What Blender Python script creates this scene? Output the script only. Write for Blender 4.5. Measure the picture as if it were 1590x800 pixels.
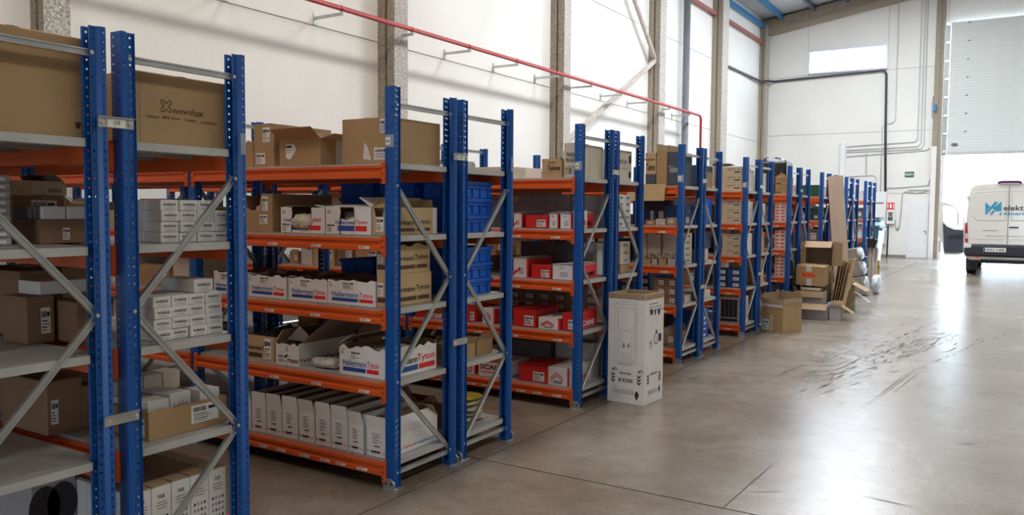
import bpy, math, random
from math import sin, cos, pi, radians
from mathutils import Vector, Matrix
for o in list(bpy.data.objects): bpy.data.objects.remove(o)
sc = bpy.context.scene; C = sc.collection
R = random.Random(7)

# ------------------------------------------------------------ camera
F_PX, YAW, PITCH, ROLL, CX, CH = 1275.4, .559, -.0587, .0074, 3.167, 1.7
fw = Vector((-sin(YAW)*cos(PITCH), cos(YAW)*cos(PITCH), sin(PITCH)))
rt = Vector((cos(YAW), sin(YAW), 0)); up = rt.cross(fw)
rt2 = rt*cos(ROLL)+up*sin(ROLL); up2 = -rt*sin(ROLL)+up*cos(ROLL)
cd = bpy.data.cameras.new('camera'); cam = bpy.data.objects.new('camera', cd); C.objects.link(cam)
M = Matrix((rt2, up2, -fw)).transposed().to_4x4(); M.translation = Vector((CX, 0, CH)); cam.matrix_world = M
cd.sensor_width = 36; cd.lens = F_PX/1590*36; cd.clip_end = 400
sc.camera = cam
CO = Vector((CX, 0, CH))
def at(u, v, ax, val):          # the point a sight line through (u, v) has in the plane axis = val
    d = fw+rt2*((u-795)/F_PX)-up2*((v-400)/F_PX)
    return CO+d*((val-CO[ax])/d[ax])

# ------------------------------------------------------------ light
sc.view_settings.view_transform = 'Standard'; sc.view_settings.look = 'None'
sc.view_settings.exposure = 0.2; sc.view_settings.gamma = 1; sc.view_settings.use_curve_mapping = False
W = bpy.data.worlds.new('sky'); sc.world = W; W.use_nodes = True
bg = W.node_tree.nodes['Background']; bg.inputs[0].default_value = (.66, .82, 1, 1); bg.inputs[1].default_value = 14
SKY = []
def area(name, loc, sx, sy, power, col=(1, 1, 1), rot=(0, 0, 0)):
    l = bpy.data.lights.new(name, 'AREA'); l.shape = 'RECTANGLE'; l.size = sx; l.size_y = sy; l.energy = power; l.color = col
    o = bpy.data.objects.new(name, l); C.objects.link(o); o.location = loc; o.rotation_euler = rot; return o
SKYL = [(x, y) for x in (-1, 8.0) for y in (-1.4, 4.4, 10.2, 16.0, 21.8, 27.6)]
for x, y in SKYL:
    far = y > 14
    area('skylight_glow', (x, y, 9.62), 1.1, 2.2, (520 if far else 160) if x < 0 else (260 if far else 110), (.88, .94, 1) if far else (1, .91, .77))

# portals: only steer the sky light through the openings (far door, far window, added unseen near doorway)
for nm, loc, sx, sz, ry in (('portal_far_door', (2.76, 33.9, 2.2), 4.4, 4.4, -90), ('portal_added_doorway', (3.4, -8.1, 1.1), 1.8, 2.2, 90)):
    o = area(nm, loc, sx, sz, 1, (1, 1, 1), (radians(ry), 0, 0)); o.data.cycles.is_portal = True

# ------------------------------------------------------------ materials
MATS = {}
def mat(name, col, rough=.6, metal=0, noise=0, scale=8, bump=0, bscale=60, stretch=None, emit=0, spec=None, alpha=1, coat=0, dark=.6):
    if name in MATS: return MATS[name]
    m = bpy.data.materials.new(name); m.use_nodes = True; nt = m.node_tree; b = nt.nodes['Principled BSDF']; MATS[name] = m
    c = (*col, 1)
    b.inputs['Base Color'].default_value = c; b.inputs['Roughness'].default_value = rough; b.inputs['Metallic'].default_value = metal
    if spec is not None: b.inputs['Specular IOR Level'].default_value = spec
    if coat: b.inputs['Coat Weight'].default_value = coat; b.inputs['Coat Roughness'].default_value = .1
    if alpha < 1: b.inputs['Alpha'].default_value = alpha
    if emit: b.inputs['Emission Color'].default_value = c; b.inputs['Emission Strength'].default_value = emit
    if noise or bump:
        tc = nt.nodes.new('ShaderNodeTexCoord'); mp = nt.nodes.new('ShaderNodeMapping'); nt.links.new(tc.outputs['Object'], mp.inputs[0])
        if stretch: mp.inputs['Scale'].default_value = stretch
    if noise:
        n = nt.nodes.new('ShaderNodeTexNoise'); n.inputs['Scale'].default_value = scale; n.inputs['Detail'].default_value = 5
        nt.links.new(mp.outputs[0], n.inputs['Vector'])
        r = nt.nodes.new('ShaderNodeValToRGB'); r.color_ramp.elements[0].position = .3; r.color_ramp.elements[1].position = .7
        r.color_ramp.elements[0].color = (*[x*(1-noise*dark*1.2) for x in col], 1); r.color_ramp.elements[1].color = (*[min(1, x*(1+noise*.5)) for x in col], 1)
        nt.links.new(n.outputs['Fac'], r.inputs[0]); nt.links.new(r.outputs[0], b.inputs['Base Color'])
    if bump:
        n2 = nt.nodes.new('ShaderNodeTexNoise'); n2.inputs['Scale'].default_value = bscale; n2.inputs['Detail'].default_value = 4
        nt.links.new(mp.outputs[0], n2.inputs['Vector'])
        bp = nt.nodes.new('ShaderNodeBump'); bp.inputs['Strength'].default_value = bump; bp.inputs['Distance'].default_value = .02
        nt.links.new(n2.outputs['Fac'], bp.inputs['Height']); nt.links.new(bp.outputs[0], b.inputs['Normal'])
    return m
blue = mat('blue_enamel', (.003, .088, .36), .36, 0, .15, 5)
orange = mat('orange_enamel', (.70, .105, .014), .38, 0, .12, 4)
galv = mat('galvanised_steel', (.50, .51, .50), .38, .75, .2, 9)
zinc = mat('zinc_shelf', (.50, .50, .485), .5, .35, .25, 5)
bolt_m = mat('bright_bolt', (.75, .75, .73), .35, .8)
wallm = mat('painted_wall', (.76, .74, .70), .75, 0, .07, .7, .15, 12)
white = mat('white_print_card', (.74, .72, .70), .6, 0, .06, 6)
cream = mat('cream_card', (.60, .54, .44), .65, 0, .08, 6)
kraft = mat('kraft_card', (.40, .255, .125), .7, 0, .12, 5)
kraft2 = mat('pale_kraft_card', (.50, .35, .18), .7, 0, .12, 5)
brown = mat('brown_card', (.26, .15, .085), .75, 0, .15, 5)
inner = mat('inner_card', (.36, .25, .15), .8, 0, .12, 7)
greycard = mat('grey_card', (.40, .38, .39), .7, 0, .08, 7)
dgrey = mat('dark_grey_card', (.15, .14, .15), .7, 0, .1, 7)
redc = mat('red_card', (.62, .022, .018), .45, 0, .08, 5)
sticker = mat('white_sticker', (.80, .79, .76), .45)
ink = mat('black_ink', (.025, .022, .025), .6)
inkg = mat('grey_ink', (.25, .24, .24), .6)
inkb = mat('brown_ink', (.09, .035, .02), .6)
iblue = mat('blue_ink', (.012, .07, .33), .5)
ired = mat('red_ink', (.70, .02, .025), .5)
icyan = mat('cyan_ink', (.03, .25, .50), .5)
tape = mat('clear_tape', (.55, .46, .33), .25, 0, 0)
wtape = mat('white_tape', (.62, .60, .57), .35)
binm = mat('blue_plastic', (.002, .115, .60), .38, 0, .08, 4)
plastic = mat('cloudy_film', (.62, .60, .57), .18, 0, .35, 14, .8, 40)
bagm = mat('cream_bag', (.62, .56, .42), .45, 0, .3, 16, .7, 45)
black = mat('black_plastic', (.018, .018, .022), .35)
yellow = mat('yellow_card', (.65, .45, .03), .5)
navy = mat('navy_card', (.012, .06, .20), .5, 0, .1, 5)
slate = mat('slate_card', (.06, .075, .11), .5, 0, .1, 5)

# ------------------------------------------------------------ mesh helpers
class MB:
    def __init__(s): s.v = []; s.f = []; s.m = []; s.ms = []
    def mi(s, m):
        if m not in s.ms: s.ms.append(m)
        return s.ms.index(m)
    def add(s, vs, fs, m):
        k = len(s.v); i = s.mi(m); s.v += [tuple(p) for p in vs]
        for f in fs: s.f.append([k+j for j in f]); s.m.append(i)
    def box(s, x0, x1, y0, y1, z0, z1, m, xf=None, bev=0):
        if bev:
            b = min(bev, (x1-x0)/3, (y1-y0)/3, (z1-z0)/3); vs = []; 
            for X, sx in ((x0, 1), (x1, -1)):
                for Y, sy in ((y0, 1), (y1, -1)):
                    for Z, sz in ((z0, 1), (z1, -1)):
                        vs += [(X, Y+sy*b, Z+sz*b), (X+sx*b, Y, Z+sz*b), (X+sx*b, Y+sy*b, Z)]
            i = lambda a, b_, c, k: (a*4+b_*2+c)*3+k
            fs = [[i(0,0,0,0), i(0,0,1,0), i(0,1,1,0), i(0,1,0,0)], [i(1,0,0,0), i(1,1,0,0), i(1,1,1,0), i(1,0,1,0)],
                  [i(0,0,0,1), i(1,0,0,1), i(1,0,1,1), i(0,0,1,1)], [i(0,1,0,1), i(0,1,1,1), i(1,1,1,1), i(1,1,0,1)],
                  [i(0,0,0,2), i(0,1,0,2), i(1,1,0,2), i(1,0,0,2)], [i(0,0,1,2), i(1,0,1,2), i(1,1,1,2), i(0,1,1,2)]]
            for a in (0, 1):
                for b_ in (0, 1):
                    fs.append([i(a,b_,0,0), i(a,b_,1,0), i(a,b_,1,1), i(a,b_,0,1)])
                    fs.append([i(a,0,b_,0), i(a,1,b_,0), i(a,1,b_,2), i(a,0,b_,2)])
                    fs.append([i(0,a,b_,1), i(1,a,b_,1), i(1,a,b_,2), i(0,a,b_,2)])
                    for c in (0, 1): fs.append([i(a,b_,c,0), i(a,b_,c,1), i(a,b_,c,2)])
        else:
            vs = [(x, y, z) for x in (x0, x1) for y in (y0, y1) for z in (z0, z1)]
            fs = [[0,1,3,2], [4,6,7,5], [0,4,5,1], [2,3,7,6], [0,2,6,4], [1,5,7,3]]
        if xf is not None: vs = [xf@Vector(p) for p in vs]
        s.add(vs, fs, m)
    def prism(s, pts, ax, a, b, m, cap=True):     # pts 2-D polygon, extruded along ax
        n = len(pts); e = {0: lambda t, p: (t, p[0], p[1]), 1: lambda t, p: (p[0], t, p[1]), 2: lambda t, p: (p[0], p[1], t)}[ax]
        vs = [e(a, p) for p in pts]+[e(b, p) for p in pts]
        fs = [[i, (i+1) % n, (i+1) % n+n, i+n] for i in range(n)]
        if cap: fs += [list(range(n))[::-1], list(range(n, 2*n))]
        s.add(vs, fs, m)
    def tube(s, pts, r, m, n=8, cap=True):
        P = [Vector(p) for p in pts]; vs = []; fs = []
        ref = None
        for i, p in enumerate(P):
            t = (P[min(i+1, len(P)-1)]-P[max(i-1, 0)]).normalized()
            if ref is None: ref = Vector((0, 0, 1)) if abs(t.z) < .9 else Vector((1, 0, 0))
            a = t.cross(ref).normalized(); b = a.cross(t).normalized(); ref = b
            rr = r[i] if isinstance(r, (list, tuple)) else r
            vs += [p+(a*cos(2*pi*j/n)+b*sin(2*pi*j/n))*rr for j in range(n)]
        for i in range(len(P)-1):
            for j in range(n): fs.append([i*n+j, i*n+(j+1) % n, (i+1)*n+(j+1) % n, (i+1)*n+j])
        if cap: fs += [list(range(n)), list(range((len(P)-1)*n, len(P)*n))]
        s.add(vs, fs, m)
    def mesh(s, name, smooth=False):
        me = bpy.data.meshes.new(name); me.from_pydata(s.v, [], s.f)
        for m in s.ms: me.materials.append(m)
        me.polygons.foreach_set('material_index', s.m)
        if smooth: me.polygons.foreach_set('use_smooth', [True]*len(s.f))
        me.update(); return me
    def build(s, name, parent=None, loc=(0, 0, 0), smooth=False):
        return ob(name, s.mesh(name, smooth), parent, loc)
def ob(name, me, parent=None, loc=(0, 0, 0), rot=None):
    o = bpy.data.objects.new(name, me); C.objects.link(o); o.location = loc
    if rot is not None: o.rotation_euler = rot
    if parent is not None: o.parent = parent
    return o
def tag(o, label, cat, group=None):
    o['label'] = label; o['category'] = cat
    if group: o['group'] = group
    return o
def thing(name, label, cat, loc=(0, 0, 0), rot=(0, 0, 0), group=None):
    o = tag(ob(name, None, None, loc, rot), label, cat, group)
    return o
def struct(o, label=None):
    o['kind'] = 'structure'
    if label: o['label'] = label
    return o
def copy_tree(o, parent=None):
    c = o.copy(); C.objects.link(c); c.parent = parent
    for ch in o.children: copy_tree(ch, c)
    return c

# lettering: text turned into flat mesh data once per string
TX = {}
def text_geo(st, off=0.0, shear=0.0, space=1.0):
    k = (st, off, shear, space)
    if k in TX: return TX[k]
    cu = bpy.data.curves.new('lettering', 'FONT'); cu.body = st; cu.resolution_u = 2; cu.offset = off; cu.shear = shear; cu.space_character = space
    o = bpy.data.objects.new('lettering', cu); C.objects.link(o); dg = bpy.context.evaluated_depsgraph_get(); dg.update()
    me = o.evaluated_get(dg).to_mesh(); vs = [(v.co.x, v.co.y) for v in me.vertices]; fs = [list(p.vertices) for p in me.polygons]
    o.evaluated_get(dg).to_mesh_clear(); bpy.data.objects.remove(o); bpy.data.curves.remove(cu)
    x0 = min(p[0] for p in vs); x1 = max(p[0] for p in vs); y0 = min(p[1] for p in vs); y1 = max(p[1] for p in vs)
    vs = [((x-x0)/(x1-x0), (y-y0)/(y1-y0)) for x, y in vs]
    TX[k] = (vs, fs); return TX[k]
class Print:
    """flat print on one face. Face coordinates: s across, t up, from the face's lower left corner."""
    def __init__(p, org, ds, dt=(0, 0, 1), eps=.0012):
        p.o = Vector(org); p.s = Vector(ds).normalized(); p.t = Vector(dt).normalized(); p.n = p.s.cross(p.t); p.e = eps; p.mb = MB()
    def P(p, s, t, k=1): return p.o+p.s*s+p.t*t+p.n*p.e*k
    def rect(p, s, t, w, h, m, k=1): p.mb.add([p.P(s, t, k), p.P(s+w, t, k), p.P(s+w, t+h, k), p.P(s, t+h, k)], [[0, 1, 2, 3]], m)
    def poly(p, pts, m, k=1): p.mb.add([p.P(a, b, k) for a, b in pts], [list(range(len(pts)))], m)
    def line(p, a, b, w, m, k=1):
        d = Vector((b[0]-a[0], b[1]-a[1])); n = Vector((-d.y, d.x)).normalized()*w/2
        p.poly([(a[0]-n.x, a[1]-n.y), (b[0]-n.x, b[1]-n.y), (b[0]+n.x, b[1]+n.y), (a[0]+n.x, a[1]+n.y)], m, k)
    def loop(p, pts, w, m, k=1):
        for i in range(len(pts)): p.line(pts[i], pts[(i+1) % len(pts)], w, m, k)
    def text(p, st, s, t, w, h, m, off=.0, k=1, shear=0, flip=False):
        vs, fs = text_geo(st, off, shear)
        q = [(s+w-a*w, t+h-b*h) if flip else (s+a*w, t+b*h) for a, b in vs]
        p.mb.add([p.P(a, b, k) for a, b in q], fs, m)
    def note(p, s, t, w, h, seed=0, bar=True):      # a white sticker with rows of small print and a barcode
        rr = random.Random(seed); p.rect(s, t, w, h, sticker, 1); y = t+h*.86
        if bar:
            x = s+w*.06
            while x < s+w*.55:
                d = w*rr.choice((.012, .02, .03)); p.rect(x, t+h*.62, d, h*.25, ink, 2); x += d+w*.018
            p.rect(s+w*.62, t+h*.66, w*.28, h*.17, ink, 2); y = t+h*.52
        n = 4
        for i in range(n):
            p.rect(s+w*.07, y-(i+.5)*h*.48/n, w*rr.uniform(.4, .85), h*.045, inkg if i % 2 else ink, 2)
    def build(p, name, parent, loc=(0, 0, 0)): return p.mb.build(name, parent, loc)

# ------------------------------------------------------------ rack geometry
YA = [1.3399+2.4086*k for k in range(9)]
OFF = {'A': 0, 'B': .6306, 'C': .6946, 'D': 1.3252}
def RY(k, s): return YA[k-1]+OFF[s]
LV = [.155, .64, 1.08, 1.52, 1.955]
SH = .016                      # shelf surface above the beam top
WX, EY = -6.1, 33.8            # side wall, end wall
# ------------------------------------------------------------ floor
fm = bpy.data.materials.new('worn_concrete'); fm.use_nodes = True; nt = fm.node_tree; b = nt.nodes['Principled BSDF']
def N(t, **k):
    n = nt.nodes.new(t)
    for a, v in k.items(): n.inputs[a.replace('_', ' ')].default_value = v
    return n
L = nt.links.new
geo = N('ShaderNodeNewGeometry')
n1 = N('ShaderNodeTexNoise', Scale=.55, Detail=7, Roughness=.62); L(geo.outputs['Position'], n1.inputs['Vector'])
n2 = N('ShaderNodeTexNoise', Scale=5.5, Detail=6, Roughness=.7); L(geo.outputs['Position'], n2.inputs['Vector'])
n3 = N('ShaderNodeTexNoise', Scale=38, Detail=4, Roughness=.7); L(geo.outputs['Position'], n3.inputs['Vector'])
r1 = N('ShaderNodeValToRGB'); e = r1.color_ramp.elements; e[0].position = .32; e[0].color = (.15, .112, .074, 1); e[1].position = .68; e[1].color = (.27, .235, .198, 1); L(n1.outputs['Fac'], r1.inputs[0])
r2 = N('ShaderNodeValToRGB'); e = r2.color_ramp.elements; e[0].position = .35; e[0].color = (.90, .885, .87, 1); e[1].position = .62; e[1].color = (1.08, 1.08, 1.08, 1); L(n2.outputs['Fac'], r2.inputs[0])
r3 = N('ShaderNodeValToRGB'); e = r3.color_ramp.elements; e[0].position = .33; e[0].color = (.86, .85, .84, 1); e[1].position = .6; e[1].color = (1.04, 1.04, 1.04, 1); L(n3.outputs['Fac'], r3.inputs[0])
def mul(a, c):
    m = nt.nodes.new('ShaderNodeMixRGB'); m.blend_type = 'MULTIPLY'; m.inputs[0].default_value = 1; L(a, m.inputs[1]); L(c, m.inputs[2]); return m.outputs[0]
col = mul(mul(r1.outputs[0], r2.outputs[0]), r3.outputs[0])
L(col, b.inputs['Base Color'])
rr_ = N('ShaderNodeMapRange'); rr_.inputs['To Min'].default_value = .17; rr_.inputs['To Max'].default_value = .34; L(n1.outputs['Fac'], rr_.inputs['Value']); L(rr_.outputs[0], b.inputs['Roughness'])
bp = N('ShaderNodeBump', Strength=.16, Distance=.01); L(n3.outputs['Fac'], bp.inputs['Height'])
bp2 = N('ShaderNodeBump', Strength=.10, Distance=.02); L(n2.outputs['Fac'], bp2.inputs['Height']); L(bp.outputs[0], bp2.inputs['Normal']); L(bp2.outputs[0], b.inputs['Normal']); L(bp.outputs[0], b.inputs['Normal'])
b.inputs['Specular IOR Level'].default_value = .75
jm = mat('joint_filler', (.07, .055, .04), .9)
X0, X1, Y0, Y1 = WX, 14.0, -8.0, EY
fb = MB(); fb.box(X0, X1, Y0, Y1, -.2, -.012, jm); floor = struct(fb.build('floor'), 'worn grey brown concrete warehouse floor')
xs = [X0, .085, 5.9, X1]; ys = [Y0, -1.3, 4.555, 10.38, 16.2, 22.0, 27.8, Y1]
for i in range(3):
    for j in range(7):
        if i == 1 and j == 2: continue
        m = MB(); g = .008; m.box(xs[i]+g, xs[i+1]-g, ys[j]+g, ys[j+1]-g, -.012, 0, fm); m.build('floor_slab', floor)
# one slab has a short hairline crack running back from its joint
m = MB(); m.box(.091, 5.894, 4.561, 10.374, -.012, 0, fm); m.build('floor_slab', floor)
m = MB(); m.add([(1.750, 4.56, .001), (1.757, 4.56, .001), (1.772, 5.1, .001), (1.785, 5.55, .001), (1.779, 5.55, .001), (1.764, 5.1, .001)], [[0, 1, 2, 5], [5, 2, 3, 4]], jm); m.build('floor_crack', floor)
# dark skid and drag marks worn into the floor
sk = mat('rubber_mark', (.085, .07, .055), .6, spec=.2)
m = MB(); r_ = random.Random(3)
def streak(x, y, a, l, w):
    ca, sa = cos(a), sin(a); m.add([(x-sa*w, y+ca*w, .0012), (x+ca*l*.5, y+sa*l*.5+r_.uniform(-.01, .01), .0012), (x+ca*l-sa*w, y+sa*l+ca*w, .0012), (x+ca*l*.5-sa*w, y+sa*l*.5+ca*w*1.5, .0012)], [[0, 1, 2, 3]], sk)
for i in range(95):
    t = r_.random(); x = 1.0+t*1.3+r_.gauss(0, .25); y = 8.3+t*3.6+r_.gauss(0, 1.0); a_ = r_.gauss(1.42, .07)
    for j in range(r_.randint(2, 7)):
        l_ = r_.uniform(.06, .42); streak(x+r_.gauss(0, .012), y, a_+r_.gauss(0, .05), l_, r_.uniform(.005, .022)); x += cos(a_)*(l_+r_.uniform(.02, .25)); y += sin(a_)*(l_+r_.uniform(.02, .25))
for x, y, l_ in ((2.02, 7.45, 2.6), (2.08, 7.9, 2.3), (2.16, 8.2, 1.6)): streak(x, y, 1.5, l_, .012)
for i in range(260):
    y = 3.6+r_.random()**1.6*14; streak(r_.uniform(.15, 3.6+y*.1), y, r_.choice((1.3, 1.9, .6, 2.4, .2))+r_.gauss(0, .3), r_.uniform(.04, .34), r_.uniform(.0012, .0035))
o = m.build('skid_mark', floor); o['kind'] = 'stuff'; o['label'] = 'dark rubber skid and drag marks'

# ------------------------------------------------------------ walls and roof
RZ = lambda x: 9.35+(x-WX)*.16 if x < 4 else 9.35+(4-WX)*.16-(x-4)*.16
def quadwall(name, pts, thick, label, m_=wallm):
    b_ = MB(); P = [Vector(p) for p in pts]; n = (P[1]-P[0]).cross(P[-1]-P[0]).normalized()*thick
    k = len(P); b_.add(P+[p+n for p in P], [list(range(k)), list(range(2*k-1, k-1, -1))]+[[i, (i+1) % k, (i+1) % k+k, i+k] for i in range(k)], m_)
    return struct(b_.build(name), label)
groove = mat('panel_joint', (.30, .28, .26), .9)
# left wall: precast panels with horizontal joints, one panel stack between each pair of columns
PY = [-8, -.75, 4.95, 10.72, 16.54, 22.27, 27.85, EY]
wl = MB(); wl.box(WX-.25, WX-.02, -8, EY, 0, 9.6, groove); wall_left = struct(wl.build('wall_left'), 'white painted precast concrete side wall behind the racks')
ZL = [0, 2.1, 4.46, 6.85, 9.6]
for i in range(7):
    for j in range(4):
        m = MB(); m.box(WX-.02, WX, PY[i]+.008, PY[i+1]-.008, ZL[j]+.008, ZL[j+1]-.008, wallm); m.build('wall_panel', wall_left)
# far wall with door opening and window opening
we = MB(); DX0, DX1, DZ = .52, 5.0, 8.55      # roller door opening
wx0, wx1, wz0, wz1 = -4.34, -1.45, 7.06, 7.98
we.box(WX-.25, DX0, EY+.02, EY+.25, 0, wz0, groove); we.box(WX-.25, wx0, EY+.02, EY+.25, wz0, wz1, groove); we.box(wx1, DX0, EY+.02, EY+.25, wz0, wz1, groove)
we.box(WX-.25, DX0, EY+.02, EY+.25, wz1, 11.2, groove); we.box(DX0, DX1, EY+.02, EY+.25, DZ, 11.2, groove); we.box(DX1, X1, EY+.02, EY+.25, 0, 11.2, groove)
wall_far = struct(we.build('wall_far'), 'white precast end wall with the window and the roller door')
zz = [0, 2.4, 4.72, 7.02, 9.5, 11.2]
def panel(x0, x1, z0, z1):
    m = MB(); m.box(x0+.006, x1-.006, EY, EY+.02, z0+.007, z1-.007, wallm); m.build('wall_panel', wall_far)
for j in (0, 1, 2, 4): panel(WX, DX0, zz[j], zz[j+1])
panel(WX, wx0, zz[3], zz[4]); panel(wx1, DX0, zz[3], zz[4]); panel(wx0, wx1, wz1, zz[4])
panel(DX0, DX1, DZ, 9.5); panel(DX0, DX1, 9.5, 11.2); panel(DX1, X1, 0, 4.72); panel(DX1, X1, 4.72, 11.2)
# walls behind and beside the viewer
quadwall('wall_right', [(X1, -8, 0), (X1, EY, 0), (X1, EY, 9.6), (X1, -8, 9.6)], -.2, 'grey side wall behind the viewer', mat('grey_wall', (.30, .29, .27), .8))
m = MB()
for a_, b_, z0, z1 in ((X0, 2.5, 0, 2.2), (4.3, X1, 0, 2.2), (X0, X1, 2.2, 9.3)): m.box(a_, b_, -8.25, -8, z0, z1, wallm)
m.prism([(X0, 9.3), (X1, 9.3), (4, 11.1)], 1, -8.25, -8, wallm)
struct(m.build('wall_near'), 'white end wall behind the viewer with an added unseen doorway')  # doorway added out of view so sky light reaches the rack fronts
# roof sheets with skylight strips
roofm = mat('white_roof_sheet', (.42, .43, .43), .6, 0, .1, 2)
cl = MB()
for (xa, xb) in ((WX-.25, 4), (4, X1+.2)):
    cl.add([(xa, -8.2, RZ(xa)), (xb, -8.2, RZ(xb)), (xb, EY+.3, RZ(xb)), (xa, EY+.3, RZ(xa)), (xa, -8.2, RZ(xa)+.08), (xb, -8.2, RZ(xb)+.08), (xb, EY+.3, RZ(xb)+.08), (xa, EY+.3, RZ(xa)+.08)],
           [[0, 1, 2, 3], [7, 6, 5, 4], [0, 4, 5, 1], [1, 5, 6, 2], [2, 6, 7, 3], [3, 7, 4, 0]], roofm)
ceiling = struct(cl.build('ceiling'), 'pale sheet metal roof'); 
lm = mat('lit_skylight_sheet', (.95, .98, 1), .6, emit=6)
for x, y in SKYL:
    m = MB(); z = RZ(x)-.03; m.box(x-.6, x+.6, y-1.3, y+1.3, z-.02, z, lm); m.build('skylight_panel', ceiling)
bluep = mat('blue_purlin_paint', (.03, .19, .40), .45)
darkp = mat('dark_purlin', (.10, .10, .14), .5)
for i, x in enumerate((-5.3, -4.1, -2.9, -.1, 2.3)):
    m = MB(); m.box(x-.05, x+.05, -8, EY, RZ(x)-.22, RZ(x)-.02, bluep if i % 2 == 0 else darkp); m.build('roof_purlin', ceiling)

# ------------------------------------------------------------ concrete columns with a cable slot, rough aggregate render
conc = mat('rough_concrete', (.36, .30, .235), .9, 0, .5, 30, 1.0, 45)
concl = mat('rough_render', (.60, .57, .52), .9, 0, .55, 42, 1.0, 60, dark=1)
for i, (y0, y1, pr) in enumerate(((4.9, 5.2, .25), (10.55, 10.9, .35), (16.38, 16.7, .35), (22.03, 22.48, .34), (27.5, 28.15, .36), (33.3, 33.8, .25))):
    m = MB(); x = WX; g = pr*.5
    m.prism([(x, y0), (x+g-.02, y0), (x+g-.02, y0+.05), (x+g+.03, y0+.05), (x+g+.03, y0), (x+pr, y0), (x+pr, y1), (x, y1)], 2, 0, RZ(x+pr)-.3, conc)
    m.box(x+pr, x+pr+.008, y0+.004, y1-.004, 0, RZ(x+pr)-.31, concl)
    o = m.build('concrete_column'); struct(o, 'rough concrete column against the side wall, number %s from the viewer' % ('one two three four five six'.split()[i]))
    o.name = 'trim_%d' % (i+1)
# far wall edge column beside roller door
m = MB(); m.box(.13, .30, EY-.14, EY-.001, 0, 10.3, conc); m.box(.30, .42, EY-.10, EY-.001, 0, 10.3, conc); m.box(.133, .297, EY-.146, EY-.14, 0, 4.1, wallm)
o = m.build('trim_7'); struct(o, 'rough concrete door post at the left of the roller door')
# rafter on the far wall
m = MB()
for (za, zb, yy) in ((0, -.42, .22), (-.42, -.62, .30)):
    pts = []
    for x in (-5.85, 4): pts.append((x, RZ(x)+za-.08))
    for x in (4, -5.85): pts.append((x, RZ(x)+zb-.08))
    m.prism(pts, 1, EY-yy, EY-.001, conc)
o = m.build('trim_8'); struct(o, 'pale concrete rafter under the roof on the end wall')
# skirting
# ------------------------------------------------------------ window
m = MB(); fr = mat('window_frame_white', (.72, .74, .85), .4); t = .07
m.box(wx0, wx1, EY-.03, EY+.1, wz0, wz0+t, fr); m.box(wx0, wx1, EY-.03, EY+.1, wz1-t, wz1, fr); m.box(wx0, wx0+t, EY-.03, EY+.1, wz0+t, wz1-t, fr); m.box(wx1-t, wx1, EY-.03, EY+.1, wz0+t, wz1-t, fr)
win = struct(m.build('window_1'), 'high strip window in the end wall, blown out by daylight')
gl = mat('window_glass', (.9, .95, 1), .05, alpha=.12)
w3 = (wx1-wx0-2*t)/3
for i in range(3):
    a = wx0+t+w3*i; m = MB(); m.box(a+.01, a+w3-.01, EY+.03, EY+.036, wz0+t, wz1-t, gl); m.build('window_pane', win)
    if i: m = MB(); m.box(a-.012, a+.012, EY-.02, EY+.06, wz0+t, wz1-t, fr); m.build('window_mullion', win)
area('window_daylight', ((wx0+wx1)/2, EY+.3, 7.5), 2.7, .8, 90, (.85, .93, 1), (radians(-80), 0, 0))

# ------------------------------------------------------------ roller door, half raised
shm = mat('shutter_slat', (.60, .61, .585), .5, 0, .05, 3)
sh = thing('roller_door', 'large pale grey slatted roller door raised above the parked van', 'roller door', (0, EY-.16, 3.86))
sh['kind'] = 'structure'
del sh['category']; sh.name = 'door_1'
n = 46; hz = (8.5-3.86)/n
m = MB(); m.prism([(0, 0), (-.006, .006), (-.006, hz-.010), (0, hz-.002), (.02, hz-.002), (.02, 0)], 0, .62, 4.95, shm); sl = m.mesh('door_slat')
for i in range(n): ob('door_slat', sl, sh, (0, 0, i*hz))
m = MB(); m.box(.62, 4.95, -.03, .03, -.09, 0, galv); m.build('bottom_rail', sh)
m = MB()
for z in (.64, 1.3, 1.96, 2.6, 3.25, 3.9):
    pass
km = mat('dark_knob', (.12, .12, .12), .4)
for j in range(7):
    m = MB(); m.box(1.16, 1.22, -.04, -.01, .72+j*.64, .76+j*.64, km); m.build('slat_knob', sh)
m = MB(); m.prism([(.86+.11*cos(a)*1.0, .28+.055*sin(a)) for a in [2*pi*i/12 for i in range(12)]], 1, -.045, -.012, km); m.build('door_grip', sh)
m = MB(); m.box(.44, .61, -.03, .03, -.1, 4.62, mat('guide_rail', (.36, .36, .35), .5, .4)); m.build('guide_rail', sh)
m = MB(); m.box(.46, .475, -.05, .03, -3.86, -.1, mat('guide_rail', (.36, .36, .35), .5, .4)); m.build('guide_rail', sh)
for j in range(8):
    m = MB(); m.box(.47, .62, -.07, -.02, -.02+j*.65, .07+j*.65, bolt_m, bev=.01); m.build('guide_bracket', sh)

# ------------------------------------------------------------ personnel door in the far wall
dm = mat('door_white', (.74, .74, .75), .45)
m = MB(); dx0, dx1 = -.53, .1
m.box(-.60, .16, EY-.03, EY-.001, 0, 2.12, dm); d2 = struct(m.build('door_2'), 'white panelled personnel door beside the roller door')
m = MB(); m.box(-.54, .10, EY-.055, EY-.03, .01, 2.05, dm, bev=.004); leaf = m.build('door_leaf', d2)
for z0, z1 in ((.22, 1.0), (1.12, 1.92)):
    m = MB(); m.box(-.44, 0, EY-.064, EY-.055, z0, z1, dm, bev=.004); m.build('door_panel', leaf)
m = MB(); m.tube([(.04, EY-.055, 1.0), (.04, EY-.09, 1.0), (-.05, EY-.09, 1.0)], .011, km); m.box(.025, .055, EY-.06, EY-.055, .9, .95, km); m.build('door_handle', leaf)
m = MB(); m.box(-1.9, -.62, EY-.02, EY-.001, 0, .1, mat('grey_skirting', (.2, .2, .2), .6)); struct(m.build('baseboard_far'), 'grey skirting strip on the end wall')

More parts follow.
